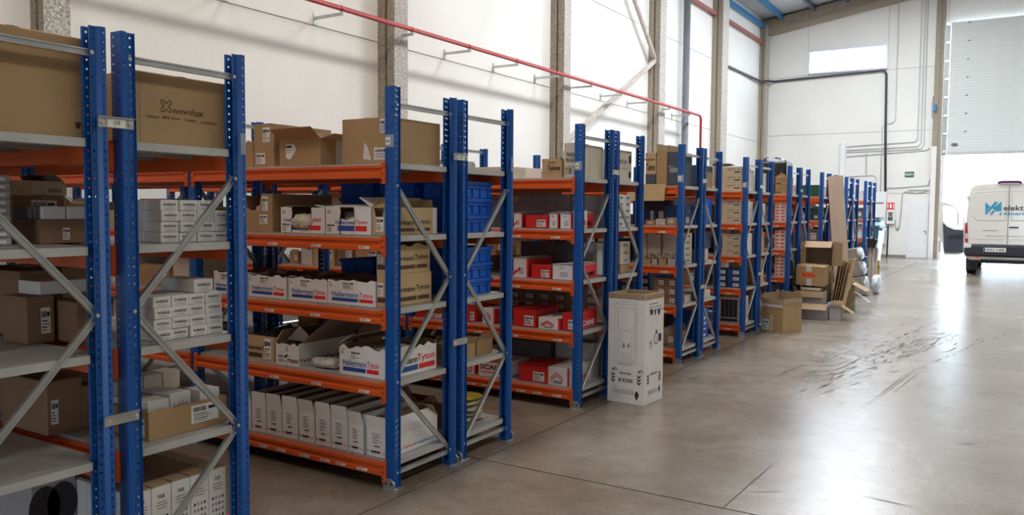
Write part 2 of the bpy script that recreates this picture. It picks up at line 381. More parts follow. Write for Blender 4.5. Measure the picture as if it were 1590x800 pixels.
# ------------------------------------------------------------ outside
om = mat('sunlit_yard', (.55, .54, .52), .8, 0, .1, 2)
m = MB(); m.box(-30, 40, EY+.001, 90, -.25, -.005, om); m.box(-30, 40, -40, -8.001, -.25, -.005, om); struct(m.build('yard'), 'bright paved yard outside the roller door')
hm = mat('pale_facade', (.75, .74, .70), .8)
wmn = mat('facade_window', (.45, .55, .56), .2)
hs = thing('distant_building', 'pale building with a row of windows far outside the roller door', 'building', (4, 70, 0))
m = MB(); m.box(-25, 25, 0, 8, 0, 11, hm); m.build('facade', hs)
for i in range(12):
    m = MB(); m.box(-18+i*3, -16.4+i*3, -.04, 0, 6.4, 7.6, wmn); m.build('window', hs)

# ------------------------------------------------------------ pipes, beams, braces on the side wall
pr_ = mat('red_pipe', (.42, .02, .018), .35)
p = thing('sprinkler_pipe', 'long red fire pipe running along the side wall on grey brackets', 'pipe', (-5.55, -7, 4.65))
m = MB(); m.tube([(0, 0, 0), (0, 31.75, 0), (.02, 31.85, -.03), (.03, 31.88, -.12), (.03, 31.88, -2.4)], .038, pr_, 10); m.build('pipe_run', p, smooth=True)
for i in range(20):
    y = .0+1.642*i+.0-0.5+.2
    m = MB(); yy = 16.34-7+7-16.34+y
    m.box(-.54, .05, yy-.02, yy+.02, -.10, -.06, galv); m.box(-.549, -.54, yy-.03, yy+.03, -.18, -.0, galv)
    m.tube([(0, yy, -.06), (0, yy, -.035)], .012, galv); br = m.build('pipe_bracket', p)
    m = MB(); m.tube([(0, yy-.014, 0), (0, yy+.014, 0)], .043, pr_, 10); m.build('clamp', p)
dr = mat('grey_drain', (.16, .165, .18), .45, 0, .25, 3)
dp = MB(); dp.tube([(WX+.2, 24.53, 0), (WX+.2, 24.53, RZ(WX)-.05)], .105, dr, 14); o = dp.build('drain_pipe', smooth=True); tag(o, 'thick dark grey downpipe on the side wall between columns', 'pipe')
for k_, (ya, yb, za, m_, nm, lb) in enumerate(((24.7, 27.5, 8.33, 'r', 'steel_tie', 'dull red steel tie high on the side wall, nearer of the two'), (28.1, 33.3, 8.38, 'r', 'steel_tie', 'dull red steel tie high on the wall next to the far corner'), (28.1, 33.3, 9.02, 'b', 'steel_beam', 'bright blue steel beam above the dull red tie at the far corner'))):
    m = MB(); w = .055 if m_ == 'r' else .075; mm = mat('red_oxide', (.30, .10, .09), .6) if m_ == 'r' else bluep
    m.box(WX+.05, WX+.05+w*2, ya, yb, za-w, za+w, mm); tag(m.build(nm), lb, 'beam')
paleb = mat('pale_steel_brace', (.50, .44, .39), .7, 0, .3, 8)
for (a, c, lb) in (((16.7, 3.2), (22.03, 5.92), 'pale diagonal wall brace rising to the column'), ((22.03, 5.98), (17.2, 10.2), 'pale diagonal wall brace descending from the roof')):
    m = MB(); A = Vector((WX+.2, a[0], a[1])); B = Vector((WX+.2, c[0], c[1])); d = (B-A); n = Vector((0, -d.z, d.y)).normalized()*.055; q = Vector((.04, 0, 0))
    m.add([A-n-q, A+n-q, B+n-q, B-n-q, A-n+q, A+n+q, B+n+q, B-n+q], [[0,1,2,3],[7,6,5,4],[0,4,5,1],[1,5,6,2],[2,6,7,3],[3,7,4,0]], paleb)
    n2_ = n*.25; q2 = Vector((.05, 0, 0))
    m.add([A-n2_+q, A+n2_+q, B+n2_+q, B-n2_+q, A-n2_+q2, A+n2_+q2, B+n2_+q2, B-n2_+q2], [[4,5,6,7],[0,4,5,1],[1,5,6,2],[2,6,7,3],[3,7,4,0]], paleb)
    tag(m.build('wall_brace'), lb, 'brace')

# ------------------------------------------------------------ conduits on the far wall
ck = mat('black_cable', (.05, .045, .06), .5); cw = mat('white_conduit', (.60, .60, .62), .5)
def conduit(name, pts, r, m_, label, cat='conduit'):
    y = EY-.035
    P = []
    for i, (x, z) in enumerate(pts): P.append((x, y, z))
    m = MB(); m.tube(P, r, m_, 8); return tag(m.build(name, smooth=True), label, cat)
m = MB(); m.tube([(WX+.06, 28.2, 6.83), (WX+.06, 30.8, 6.85), (WX+.12, 33.1, 6.83), (WX+.36, 33.22, 6.85), (WX+.5, EY-.07, 6.88), (-1.66, EY-.11, 7.0), (-1.54, EY-.11, 6.97), (-1.48, EY-.11, 6.85), (-1.44, EY-.11, 4.6), (-1.38, EY-.11, 2.47)], .045, ck, 8)
tag(m.build('cable_bundle', smooth=True), 'thick black cable run along the wall under the window, then down', 'cable')
cs = [('grey conduit dropping from the roof right of the window, jogging left', [(-1.14, 9.6), (-1.13, 5.15), (-1.2, 5.03), (-1.5, 5.0), (-1.58, 4.9), (-1.56, 2.45)]),
      ('outermost conduit bend left of the door post', [(-.37, 9.5), (-.36, 4.4), (-.45, 4.3), (-2.8, 4.2)]),
      ('middle conduit bend left of the door post', [(-.26, 9.5), (-.24, 4.25), (-.35, 4.13), (-2.8, 4.06)]),
      ('inner conduit bend left of the door post', [(-.17, 9.5), (-.14, 4.18), (-.25, 4.03), (-2.8, 3.98)]),
      ('lowest long conduit reaching the door post', [(.06, 4.05), (-.05, 3.98), (-2.8, 3.82)]),
      ('short conduit loop above the electrical cabinet', [(-2.8, 3.05), (-1.85, 3.1), (-1.72, 3.0), (-1.68, 2.45)]),
      ('conduit sagging above the personnel door', [(.1, 2.9), (.05, 2.7), (-.9, 2.62), (-1.3, 2.62), (-1.36, 2.45)]),
      ('conduit bending below the cable run', [(.1, 2.52), (-.62, 2.52)]),
      ('vertical conduit by the exit door cabinet', [(-2.1, 3.9), (-2.08, 3.1)])]
for lb, pts in cs: conduit('wall_conduit', pts, .017, cw, 'white '+lb)
conduit('loose_cable', [(-.02, 2.50), (-.05, 2.44), (-.35, 2.40), (-.72, 2.46), (-.80, 2.38), (-.83, 1.6), (-.87, 1.15), (-.92, 1.0), (-.98, 1.08), (-.93, 1.13), (-.90, 1.06), (-.96, 1.01), (-1.0, 1.2), (-1.0, 1.40)], .012, mat('grey_cable', (.25, .25, .28), .5), 'thin grey cable looping down beside the alarm box', 'cable')
conduit('dark_conduit', [(-1.25, 1.2), (-1.26, 0.02)], .03, mat('slate_pipe', (.10, .14, .18), .5), 'dark pipe from the alarm box down to the floor')
m = MB(); m.box(-3.03, -2.83, EY-.12, EY-.001, 2.7, 4.36, dm, bev=.01); tag(m.build('cable_duct'), 'tall white cable duct box on the end wall', 'duct')
eb = thing('electrical_cabinet', 'tall white electrical cabinet on the end wall by the waste bin', 'cabinet', (-1.72, EY-.3, .5))
m = MB(); m.box(0, .40, 0, .29, 0, 1.95, dm, bev=.008); m.build('cabinet_body', eb)
m = MB(); m.box(.03, .37, -.012, 0, .03, 1.45, dm, bev=.004); m.build('cabinet_door', eb)
m = MB()
for i in range(6): m.box(.06+i*.045, .09+i*.045, -.004, 0, 1.5, 1.56, black)
m.build('breaker_row', eb)
pp = Print((.15, -.012, .95), (1, 0, 0)); pp.poly([(0, 0), (.07, 0), (.035, .06)], yellow); pp.poly([(.025, .012), (.045, .012), (.035, .045)], ink, 2); pp.build('warning_triangle', eb)
al = thing('extinguisher_box', 'white fire point box on the wall under a red sign', 'box', (-1.31, EY-.16, 1.25))
m = MB(); m.box(0, .28, 0, .14, 0, .53, sticker, bev=.02); m.build('box_body', al)
pp = Print((.02, 0, .03), (1, 0, 0)); pp.rect(.03, .08, .18, .35, inkg); pp.rect(.05, .12, .06, .1, ink, 2); pp.rect(.13, .12, .05, .1, ink, 2); pp.poly([(.09, .30), (.15, .26), (.13, .36), (.17, .40), (.1, .39)], ink, 2); pp.build('instruction_print', al)
m = MB(); m.box(-1.32, -1.05, EY-.02, EY-.001, 1.80, 2.05, ired); sg = tag(m.build('fire_sign'), 'small red fire equipment sign with white symbol', 'sign')
pp = Print((-1.32, EY-.02, 1.80), (1, 0, 0)); pp.rect(.10, .05, .07, .14, sticker); pp.rect(.02, .04, .03, .17, sticker); pp.rect(.22, .04, .03, .17, sticker); pp.rect(.11, .19, .05, .02, sticker); pp.build('sign_symbol', sg)
gr = mat('sign_green', (.01, .09, .05), .5)
m = MB(); m.box(-.745, -.44, EY-.02, EY-.001, 3.0, 3.2, gr); sg = tag(m.build('exit_sign'), 'dark green SALIDA exit sign above the personnel door', 'sign')
pp = Print((-.745, EY-.02, 3.0), (1, 0, 0)); pp.text('SALIDA', .02, .055, .265, .095, sticker, .02); pp.build('sign_lettering', sg)
m = MB(); m.box(.14, .24, EY-.3, EY-.15, 5.35, 5.62, bluep, bev=.02); m.tube([(.12, EY-.2, 5.1), (.1, EY-.2, 5.5), (.13, EY-.2, 5.9)], .01, ck); tag(m.build('chain_hoist'), 'small blue chain gear on the door post', 'gear')
# ------------------------------------------------------------ upright profile, perforated sheet
def strip(mb, p0, p1, H, m, hole=None, pitch=.0366, z0=0.0):
    p0 = Vector((p0[0], p0[1], 0)); p1 = Vector((p1[0], p1[1], 0)); w = (p1-p0).length; d = (p1-p0)/w
    if hole is None:
        mb.add([p0, p1, p1+Vector((0, 0, H)), p0+Vector((0, 0, H))], [[0, 1, 2, 3]], m); return
    nC = int(H/pitch); hs = hole
    for i in range(nC):
        za = i*pitch; zb = za+pitch if i < nC-1 else H; zc = za+pitch/2
        P = lambda s, z: p0+d*s+Vector((0, 0, z))
        out = [P(0, za), P(w/2, za), P(w, za), P(w, zc), P(w, zb), P(w/2, zb), P(0, zb), P(0, zc)]
        inn = [P(w/2+a, zc+b_) for a, b_ in hs]
        mb.add(out+inn, [[j, (j+1) % 8, (j+1) % 8+8, j+8] for j in range(8)], m)
def hole(rx, rz, kind='round'):
    if kind == 'cross': return [(-rx*.4, -rz*.55), (0, -rz), (rx*.4, -rz*.45), (rx, 0), (rx*.4, rz*.45), (0, rz), (-rx*.4, rz*.55), (-rx, 0)]
    return [(-rx*.7, -rz*.7), (0, -rz), (rx*.7, -rz*.7), (rx, 0), (rx*.7, rz*.7), (0, rz), (-rx*.7, rz*.7), (-rx, 0)]
UP = {}
def upright(H):
    if H in UP: return UP[H]
    m = MB(); hr = hole(.0048, .0048); hf = hole(.0028, .0055); hc = hole(.0042, .0105, 'cross')
    prof = [((-.035, 0), (-.002, 0), hf), ((-.002, 0), (.002, 0), None), ((.002, 0), (.035, 0), hf)]
    for a, c, h in prof: strip(m, a, c, H, blue, h)
    for s in (1, -1):
        strip(m, (s*.035, 0), (s*.037, .004), H, blue)
        strip(m, (s*.037, .004), (s*.037, .023), H, blue, hc)
        strip(m, (s*.037, .023), (s*.020, .036), H, blue)
        strip(m, (s*.020, .036), (s*.020, .064), H, blue, hr)
        strip(m, (s*.020, .064), (s*.030, .066), H, blue)
    UP[H] = m.mesh('upright'); return UP[H]
BEAM = {}
def beam_mesh(L_, simple=False):
    k = (round(L_, 3), simple)
    if k not in BEAM:
        m = MB()
        if simple: m.box(0, L_, -.018, .024, -.078, 0, orange)
        else: m.prism([(.024, 0), (-.018, 0), (-.018, -.016), (-.006, -.026), (-.006, -.042), (-.018, -.05), (-.018, -.074), (-.012, -.078), (.024, -.078)], 0, 0, L_, orange)
        BEAM[k] = m.mesh('beam')
    return BEAM[k]
cm = MB(); cm.box(0, .026, -.022, .0, -.112, .018, orange, bev=.003)
for z in (-.09, -.05, -.015): cm.box(.008, .016, -.0235, -.021, z-.006, z+.006, black)
CONN = cm.mesh('beam_connector')
fp = MB(); fp.box(-.045, .045, -.026, .075, 0, .005, galv); fp.prism([(-.045, .0), (.045, 0), (.045, .045), (.02, .07), (-.02, .07), (-.045, .045)], 1, -.012, -.006, galv)
for x in (-.02, .02): fp.box(x-.006, x+.006, -.0135, -.0118, .032, .05, black)
fp.box(.02, .04, .0, .02, .005, .012, bolt_m)
FOOT = fp.mesh('foot_plate')
pm = {}
def panel_mesh(w, d):
    k = (round(w, 4), round(d, 3))
    if k not in pm:
        m = MB(); g = .0015; t = .0015
        m.prism([(g, 0), (w-g, 0), (w-g, -.034), (w-g-.012, -.034), (w-g-.012, -.031), (w-g-.003, -.031), (w-g-.003, -.004), (g+.003, -.004), (g+.003, -.031), (g+.012, -.031), (g+.012, -.034), (g, -.034)], 1, 0, d, zinc)
        m.box(g, w-g, 0, .003, -.02, -.001, zinc); m.box(g, w-g, d-.003, d, -.02, -.001, zinc)
        pm[k] = m.mesh('shelf_panel')
    return pm[k]
def chan(a, b_, w=.028, t=.02):
    """galvanised channel brace from a to b, both in the plane x = const"""
    A = Vector(a); B = Vector(b_); d = (B-A).normalized(); n = Vector((0, -d.z, d.y)); x = Vector((1, 0, 0)); m = MB()
    pr = [(-w/2, 0), (-w/2, -t), (-w/2+.004, -t), (-w/2+.004, -.006), (-.003, -.006), (0, -.001), (.003, -.006), (w/2-.004, -.006), (w/2-.004, -t), (w/2, -t), (w/2, 0), (.004, 0), (0, .0), (-.004, 0)]
    pr = [(-w/2, -t), (-w/2, 0), (-w/2+.006, 0), (-w/2+.009, -.005), (w/2-.009, -.005), (w/2-.006, 0), (w/2, 0), (w/2, -t)]
    vs = [A+n*p[0]+x*p[1] for p in pr]+[B+n*p[0]+x*p[1] for p in pr]; k = len(pr)
    m.add(vs, [[i, (i+1) % k, (i+1) % k+k, i+k] for i in range(k)], galv); m.add([A+n*p[0]+x*p[1] for p in pr], [list(range(k))], galv)
    return m
BAYX = [0, -1.83, -3.66, -5.49]
blt = MB(); blt.tube([(0, 0, 0), (.006, 0, 0)], .009, bolt_m, 6); blt.tube([(.006, 0, 0), (.010, 0, 0)], .004, bolt_m, 6); BOLT = blt.mesh('bolt')
tagm = MB(); tagm.add([(0, 0, 0), (.085, 0, 0), (.092, -.001, .017), (.007, -.001, .017)], [[0, 1, 2, 3]], sticker)
for i in range(3): tagm.add([(.012, -.0008, .004+i*.004), (.045+(i % 2)*.02, -.0008, .004+i*.004), (.045+(i % 2)*.02, -.0008, .006+i*.004), (.012, -.0008, .006+i*.004)], [[0, 1, 2, 3]], ink)
TAG = tagm.mesh('beam_label')
RACK = {}
ORD = ['nearest', 'second', 'third', 'fourth', 'fifth', 'sixth', 'seventh', 'eighth', 'ninth']
def rack(k, half):
    """half 'A': front face at post line A, rear at B; half 'C': front at C, rear (open side) at D"""
    ya = RY(k, half); yb = RY(k, 'B' if half == 'A' else 'D'); D = yb-ya
    lab = 'blue post and orange beam shelving rack, %s double row from the viewer, its %s half' % (ORD[k-1], 'near' if half == 'A' else 'far')
    t = thing('shelving_rack', lab, 'rack', (0, ya, 0)); RACK[(k, half)] = t
    nb = 3
    for i, bx in enumerate(BAYX):
        H = 2.418 if i == 0 else 2.352
        ob('upright', upright(H), t, (bx-.037, 0, 0)); ob('upright', upright(H), t, (bx-.037, D, 0), (0, 0, pi))
        if i == 0 or k < 3:
            f = ob('foot_plate', FOOT, t, (bx-.037, 0, 0)); f = ob('foot_plate', FOOT, t, (bx-.037, D, 0), (0, 0, pi))
    # end frame bracing
    hi = (half == 'A') == (k <= 2)        # True: the top diagonal starts at the front post
    for i, bx in enumerate(BAYX[:(3 if k < 4 else 1)]):
        x = bx-.012; f_, r_y = .05, D-.05
        a, c = (f_, r_y) if hi else (r_y, f_)
        segs = [((x, .05, 2.312), (x, D-.05, 2.312)), ((x, a, 1.835), (x, c, 1.262)), ((x, c, 1.25), (x, a, .655)), ((x, a, .64), (x, c, .12)), ((x, .05, .095), (x, D-.05, .095))]
        if hi: segs[2] = ((x, c, 1.25), (x, a, .68)); segs[3] = ((x, a, .62), (x, c, .12))
        for s in segs: chan((s[0][0]-.008, s[0][1], s[0][2]), (s[1][0]-.008, s[1][1], s[1][2])).build('brace', t)
        if i == 0:
            for z, y in ((2.312, .05), (2.312, D-.05), (1.835, a), (1.256, c), (.65, a), (.108, c), (.095, a)): ob('bolt', BOLT, t, (x-.009, y, z))
    # beams
    for li, z in enumerate(LV):
        for i in range(nb):
            xl = BAYX[i+1]; xr = BAYX[i]-.074; L_ = xr-xl
            for fy, rz in ((0, 0), (D, pi)):
                o = ob('beam', beam_mesh(L_, k > 6), t, (xl if rz == 0 else xr, fy, z), (0, 0, rz))
                if k < 6 and (rz == 0 or i == 0):
                    ob('beam_connector', CONN, t, (xr-.012 if rz == 0 else xr+.014, fy, z), (0, 0, rz))
                    ob('beam_connector', CONN, t, (xl-.014 if rz == 0 else xl+.012, fy, z), (0, 0, rz))
            # shelf panels
            if k <= 4 and i < 2:
                n = 6; w = L_/n
                for j in range(n): ob('shelf_panel', panel_mesh(w, D-.05), t, (xl+j*w, .025, z+SH))
                if i == 0: ob('shelf_panel', panel_mesh(.050, D-.16), t, (xr, .08, z+SH))
            else:
                m = MB(); m.box(0, L_+(.05 if i == 0 else 0), .08, D-.08, -.034, 0, zinc); m.box(0, L_, .025, .08, -.034, 0, zinc); m.box(0, L_, D-.08, D-.025, -.034, 0, zinc); m.build('shelf_deck', t, (xl, 0, z+SH))
    # labels on the beam faces
    if half == 'A' and k > 1:
        rr = random.Random(k)
        for li, z in enumerate(LV[:4]):
            n = (9, 4, 4, 4)[li]
            for j in range(n):
                x = -.16-j*1.62/n-rr.uniform(0, .05); ob('beam_label', TAG, t, (x-.08, -.0195, z-.066))
    return t
for k in range(1, 10):
    for hf in ('A', 'C'):
        if (k, hf) == (9, 'C') or True: rack(k, hf)
    # tie plates joining the two halves
    for z in (2.04, .82):
        m = MB(); m.box(.0, .006, -.045, .064+.045, -.022, .022, galv); m.box(.006, .016, -.045, .109, .018, .022, galv)
        t = m.build('tie_plate', RACK[(k, 'A')], (.002, .6306, z))
        if k <= 4:
            for y in (-.028, .092): ob('bolt', BOLT, RACK[(k, 'A')], (.008, .6306+y, z))
        if k <= 3 and z > 1:
            pp = Print((.0082, .6306-.008, z-.02), (0, 1, 0)); pp.rect(0, 0, .08, .036, sticker); pp.text('09' if k == 1 else ('10' if k == 2 else '11'), .026, .008, .03, .02, inkg, .01, 2); pp.build('row_number', RACK[(k, 'A')])
# taped location slips on the near posts
for k, z in ((2, 2.10), (3, 2.07), (4, 2.05), (5, 2.05)):
    pp = Print((-.07, -.0005, z-.04), (1, 0, 0)); pp.rect(0, 0, .068, .075, mat('clear_tape_strip', (.30, .36, .45), .15)); pp.rect(.006, .015, .036, .045, sticker, 2); pp.rect(.012, .03, .022, .012, inkg, 3); pp.build('taped_slip', RACK[(k, 'A')])
for k, z in ((1, 2.0), (2, 2.02), (3, 2.0)):
    y = OFF['D']-OFF['C']; pp = Print((.0018, y-.034, z-.05), (0, 1, 0)); pp.rect(0, 0, .03, .1, mat('clear_tape_strip', (.3, .36, .45), .15)); pp.build('tape_residue', RACK[(k, 'C')])
# ============================================================ goods
SH = .0175                     # goods rest a hair above the deck
NUM = 'first second third fourth fifth sixth seventh eighth ninth tenth eleventh twelfth'.split()
def lab3(base, c_, r_, q=0):
    t = '%s, %s column' % (base, NUM[c_])
    if r_ is not None: t += ', %s layer' % NUM[r_]
    if q: t += ', %s line back' % NUM[q]
    w = t.split()
    return t
class BX:
    """one box placed in the world; local frame: x along the rack, y to the back, corner at the origin"""
    def __init__(s, name, label, x0, x1, y0, y1, z, h, group=None, cat='box', rz=0):
        if x1 < x0: x0, x1 = x1, x0
        s.w, s.d, s.h = x1-x0, y1-y0, h; s.o = thing(name, label, cat, (x0, y0, z), (0, 0, rz), group); s.x0, s.x1, s.y0, s.y1, s.z = x0, x1, y0, y1, z
    def F(s): return Print((0, 0, 0), (1, 0, 0))
    def S(s): return Print((s.w, 0, 0), (0, 1, 0))
    def Lf(s): return Print((0, s.d, 0), (0, -1, 0))
    def T(s): return Print((0, 0, s.h), (1, 0, 0), (0, 1, 0))
    def closed(s, m, tp=tape, along=1, nm='box_body'):
        b = MB(); b.box(0, s.w, 0, s.d, 0, s.h, m, bev=.003); b.build(nm, s.o)
        if tp:
            p = s.T(); c = .022
            if along: p.rect(0, s.d/2-c, s.w, 2*c, tp); p.rect(0, s.d/2-.001, s.w, .002, ink, 2)
            else: p.rect(s.w/2-c, 0, 2*c, s.d, tp); p.rect(s.w/2-.001, 0, .002, s.d, ink, 2)
            p.build('tape_strip', s.o)
        return s
    def open(s, m, im=inner, t=.005, prof={}, flaps={}, torn=(), seed=0, jag=.02):
        rr = random.Random(seed+1); w, d, h = s.w, s.d, s.h
        sides = {'F': ((0, 0), (1, 0), (0, 1), w), 'R': ((w, 0), (0, 1), (-1, 0), d), 'B': ((w, d), (-1, 0), (0, -1), w), 'L': ((0, d), (0, -1), (1, 0), d)}
        b = MB(); b.box(t, w-t, t, d-t, 0, t, m); b.add([(t, t, t+.001), (w-t, t, t+.001), (w-t, d-t, t+.001), (t, d-t, t+.001)], [[0, 1, 2, 3]], im)
        for k, (p, u, n, L_) in sides.items():
            if k in prof: pts = prof[k]
            elif k in torn:
                q = 11; pts = [(L_*i/q, h-rr.uniform(0, jag)) for i in range(q+1)]
            else: pts = [(0, h), (L_, h)]
            A = lambda a, z, off: (p[0]+u[0]*a+n[0]*off, p[1]+u[1]*a+n[1]*off, z)
            for (a0, z0), (a1, z1) in zip(pts[:-1], pts[1:]):
                b.add([A(a0, 0, 0), A(a1, 0, 0), A(a1, z1, 0), A(a0, z0, 0)], [[0, 1, 2, 3]], m)
                b.add([A(a0, 0, t), A(a1, 0, t), A(a1, z1, t), A(a0, z0, t)], [[3, 2, 1, 0]], im)
                b.add([A(a0, z0, 0), A(a1, z1, 0), A(a1, z1, t), A(a0, z0, t)], [[0, 1, 2, 3]], im)
        b.build('box_body', s.o)
        for k, fl in flaps.items():
            ang, ln = fl[0], fl[1]; tap = fl[2] if len(fl) > 2 else .01
            p, u, n, L_ = sides[k]; a = radians(ang); ox, oz = -sin(a), cos(a)      # outward rotation
            f = MB(); tt = .003
            B = lambda q, e, off: (p[0]+u[0]*q+n[0]*(e*ox+off*cos(a)), p[1]+u[1]*q+n[1]*(e*ox+off*cos(a)), h+e*oz+off*sin(a)*1.0)
            c = [(0, 0), (L_, 0), (L_-tap, ln), (tap, ln)]
            f.add([B(q, e, 0) for q, e in c]+[B(q, e, tt) for q, e in c], [[0, 1, 2, 3], [0, 4, 5, 1], [1, 5, 6, 2], [2, 6, 7, 3], [3, 7, 4, 0]], m)
            f.add([B(q, e, tt+.0006) for q, e in c], [[3, 2, 1, 0]], im)
            f.build('flap', s.o)
        return s
def lump(name, label, cat, x, y, z, w, d, h, m, seed=0, n=10, group=None, parent=None):
    rr = random.Random(seed); vs = []; fs = []; q = 16
    ph = [rr.uniform(0, 6.28) for _ in range(6)]
    for i in range(n+1):
        a = pi*i/n
        for j in range(q):
            b_ = 2*pi*j/q; k = .94+.09*sin(3*b_+ph[0]+a*2)+.08*sin(5*b_+ph[1])*sin(a*3+ph[2])+.05*sin(9*b_+7*a)+rr.uniform(-.08, .07)
            cx_ = abs(cos(b_))**.6*(1 if cos(b_) > 0 else -1); cy_ = abs(sin(b_))**.6*(1 if sin(b_) > 0 else -1)
            vs.append((w/2*sin(a)**.6*cx_*k, d/2*sin(a)**.6*cy_*k, max(0, h/2*(1+cos(a)*(k if i < n/2 else 1))+(rr.uniform(-.03, .03)*h if 0 < i < n-2 else 0))))
    for i in range(n):
        for j in range(q): fs.append([i*q+j, i*q+(j+1) % q, (i+1)*q+(j+1) % q, (i+1)*q+j][::-1])
    b = MB(); b.add(vs, fs, m); o = b.build(name, parent, (x, y, z), True)
    return o if parent is not None else tag(o, label, cat, group)
def ff(k, half, li, u0, u1, vt, dep, ins=.05, z=None):
    """extents of a box whose front face stands ins behind the front posts and spans u0..u1 with its top left corner at vt"""
    Y = RY(k, half)+ins; a = at(u0, vt, 1, Y); x1 = at(u1, vt, 1, Y).x if u1 else -.085
    zz = LV[li]+SH if z is None else z
    return (a.x, min(x1, -.085), Y, Y+dep, zz, a.z-zz)
def sf(k, li, u0, u1, vt, X, dx, z=None):
    """extents of a box whose end face (towards the aisle) lies in x = X and spans u0..u1"""
    a = at(u0, vt, 0, X); c = at(u1, vt, 0, X); zz = LV[li]+SH if z is None else z
    return (X-dx, X, a.y, c.y, zz, a.z-zz)
def ht(p, w, h, s0=.0, white_=True, clip=0, sz=1.0):      # two-tone lettering above a two-part bar
    bw = w*.86*sz; x = s0+w*.09; hh = min(h*.20, bw*.16)
    t0 = h*.12
    if white_:
        p.rect(x, t0, bw*.64, h*.13, iblue); p.rect(x+bw*.67, t0, bw*.33, h*.13, ired)
        p.text('Hellermann', x, t0+h*.17, bw*.66, hh, iblue, .012); p.text('Tyton', x+bw*.675, t0+h*.17-hh*.22, bw*.32, hh*1.25, ired, .012)
    else:
        p.rect(x, t0, bw*.62, h*.12, inkb if not white_ else ink); p.rect(x+bw*.66, t0, bw*.34, h*.12, inkb)
        p.text('Hellermann', x, t0+h*.18, bw*.66, hh, ink, .012); p.text('Tyton', x+bw*.675, t0+h*.18-hh*.2, bw*.32, hh*1.22, ink, .012)

# ---------------------------------------------------------------- first double row, far half (goods seen from the aisle end)
XE = -.09
# large printed carton on top
e = sf(1, 4, 209, 356, 108, XE, 1.1); e = (e[0], e[1], e[2], RY(1, 'D')-.04, e[4], e[5])
b = BX('large_carton', 'large brown carton with a looped cross emblem on top of the nearest rack', *e).closed(kraft, tape, 1)
p = b.S(); D_, H_ = b.d, b.h
P2 = lambda u, v: (lambda q: (q.y-b.y0, q.z-b.z))(at(u, v, 0, XE))
s, t = P2(258, 165); r = .034
p.loop([(s+r*(.66+.34*cos(4*a-pi))*cos(a), t+r*(.66+.34*cos(4*a-pi))*sin(a)) for a in [2*pi*i/48 for i in range(48)]], .0045, inkb)
s0, t0 = P2(269, 176); s1, _ = P2(316, 176); p.text('novolux', s0, t0, s1-s0, .027, inkb, .018)
s0, t0 = P2(301, 180); p.text('LIGHTING', s0, t0-.004, .035, .005, inkb, .01)
for st, ua, ub, v in (('indeluz', 228, 247, 182), ('exo', 252, 264, 184), ('Dopo', 267, 280, 186), ('Cristher', 286, 305, 188), ('CANALED', 311, 337, 192)):
    s0, t0 = P2(ua, v); s1, _ = P2(ub, v); p.text(st, s0, t0, s1-s0, .012, inkb, .012)
p.rect(.02, 0, .0015, H_, brown); p.build('printed_marks', b.o)
# near half: larger box
e = (-1.25, XE, RY(1, 'A')+.035, RY(1, 'B')-.03, LV[4]+SH, at(138, 62, 0, XE).z-LV[4]-SH)
b = BX('large_carton', 'large brown carton on top of the nearest rack, cut by the left edge', *e).closed(kraft, tape, 1)
p = b.S(); s0 = at(118, 195, 0, XE); s, t = s0.y-b.y0, s0.z-b.z-.012
p.poly([(s, t), (s+.016, t), (s+.02, t+.026), (s-.004, t+.026)], inkb); p.rect(s+.026, t, .006, .03, inkb); p.poly([(s+.022, t+.018), (s+.036, t+.024), (s+.036, t+.028), (s+.022, t+.022)], inkb); p.rect(s+.027, t+.031, .006, .006, inkb)
p.loop([(s+.058+.014*cos(a), t+.018+.014*sin(a)) for a in [x*.7 for x in range(9)]], .002, inkb); p.loop([(s+.058+.006*cos(a), t+.018+.006*sin(a)) for a in [x*2.1 for x in range(3)]], .003, inkb)
p.rect(0, b.h-.12, b.d, .002, brown); p.loop([(.05, b.h-.14), (.15, b.h-.14), (.15, b.h-.05), (.05, b.h-.05)], .0015, inkb); p.build('printed_marks', b.o)

def indeluz_mesh(w, d, h):
    k = ('ind', round(w, 3), round(d, 3), round(h, 3))
    if k in pm: return pm[k]
    m = MB(); m.box(0, w, 0, d, 0, h, white, bev=.0025); me = m.mesh('box_body')
    p = Print((w, 0, 0), (0, 1, 0)); p.text('indeluz', d*.16, h*.46, d*.68, h*.3, ink, .012); p.rect(d*.28, h*.30, d*.44, h*.03, inkg); p.rect(d*.20, h*.16, d*.6, h*.03, inkg)
    p2 = Print((0, 0, h), (1, 0, 0), (0, 1, 0)); p2.rect(0, d*.5, w, .0012, inkg)
    pm[k] = (me, p.mb.mesh('printed_name'), p2.mb.mesh('lid_seam')); return pm[k]
def indeluz(x, y, z, w, d, h, label, group=None, rz=0):
    t = thing('small_carton', label, 'box', (x, y, z), (0, 0, rz), group); me = indeluz_mesh(w, d, h)
    ob('box_body', me[0], t); ob('printed_name', me[1], t); ob('lid_seam', me[2], t); return t
def stack_ind(li, u0, u1, vt, X, ncol, nrow, rows, g, depth=2, wx=.11, skew=.0):
    a = at(u0, vt, 0, X); c = at(u1, vt, 0, X); z0 = LV[li]+SH; h = (a.z-z0)/nrow; d = (c.y-a.y)/ncol; rr = random.Random(li)
    for r_ in range(nrow):
        for c_ in range(ncol):
            if r_ == nrow-1 and c_ not in rows: continue
            for q in range(depth):
                j = rr.uniform(-.008, .008); indeluz(X-wx*(q+1)-q*.003+j, a.y+c_*d+.001, z0+r_*h, wx-.002, d-.003, h-.001, lab3('white carton, black name, %s shelf of nearest rack' % ('upper' if li == 3 else 'middle'), c_, r_, q), g)
    return a.y, c.y, z0+nrow*h, d, h
stack_ind(3, 250, 358, 310, -.10, 4, 4, (0, 1, 2), 'white cartons on the upper shelf of the nearest rack', 2, .13)
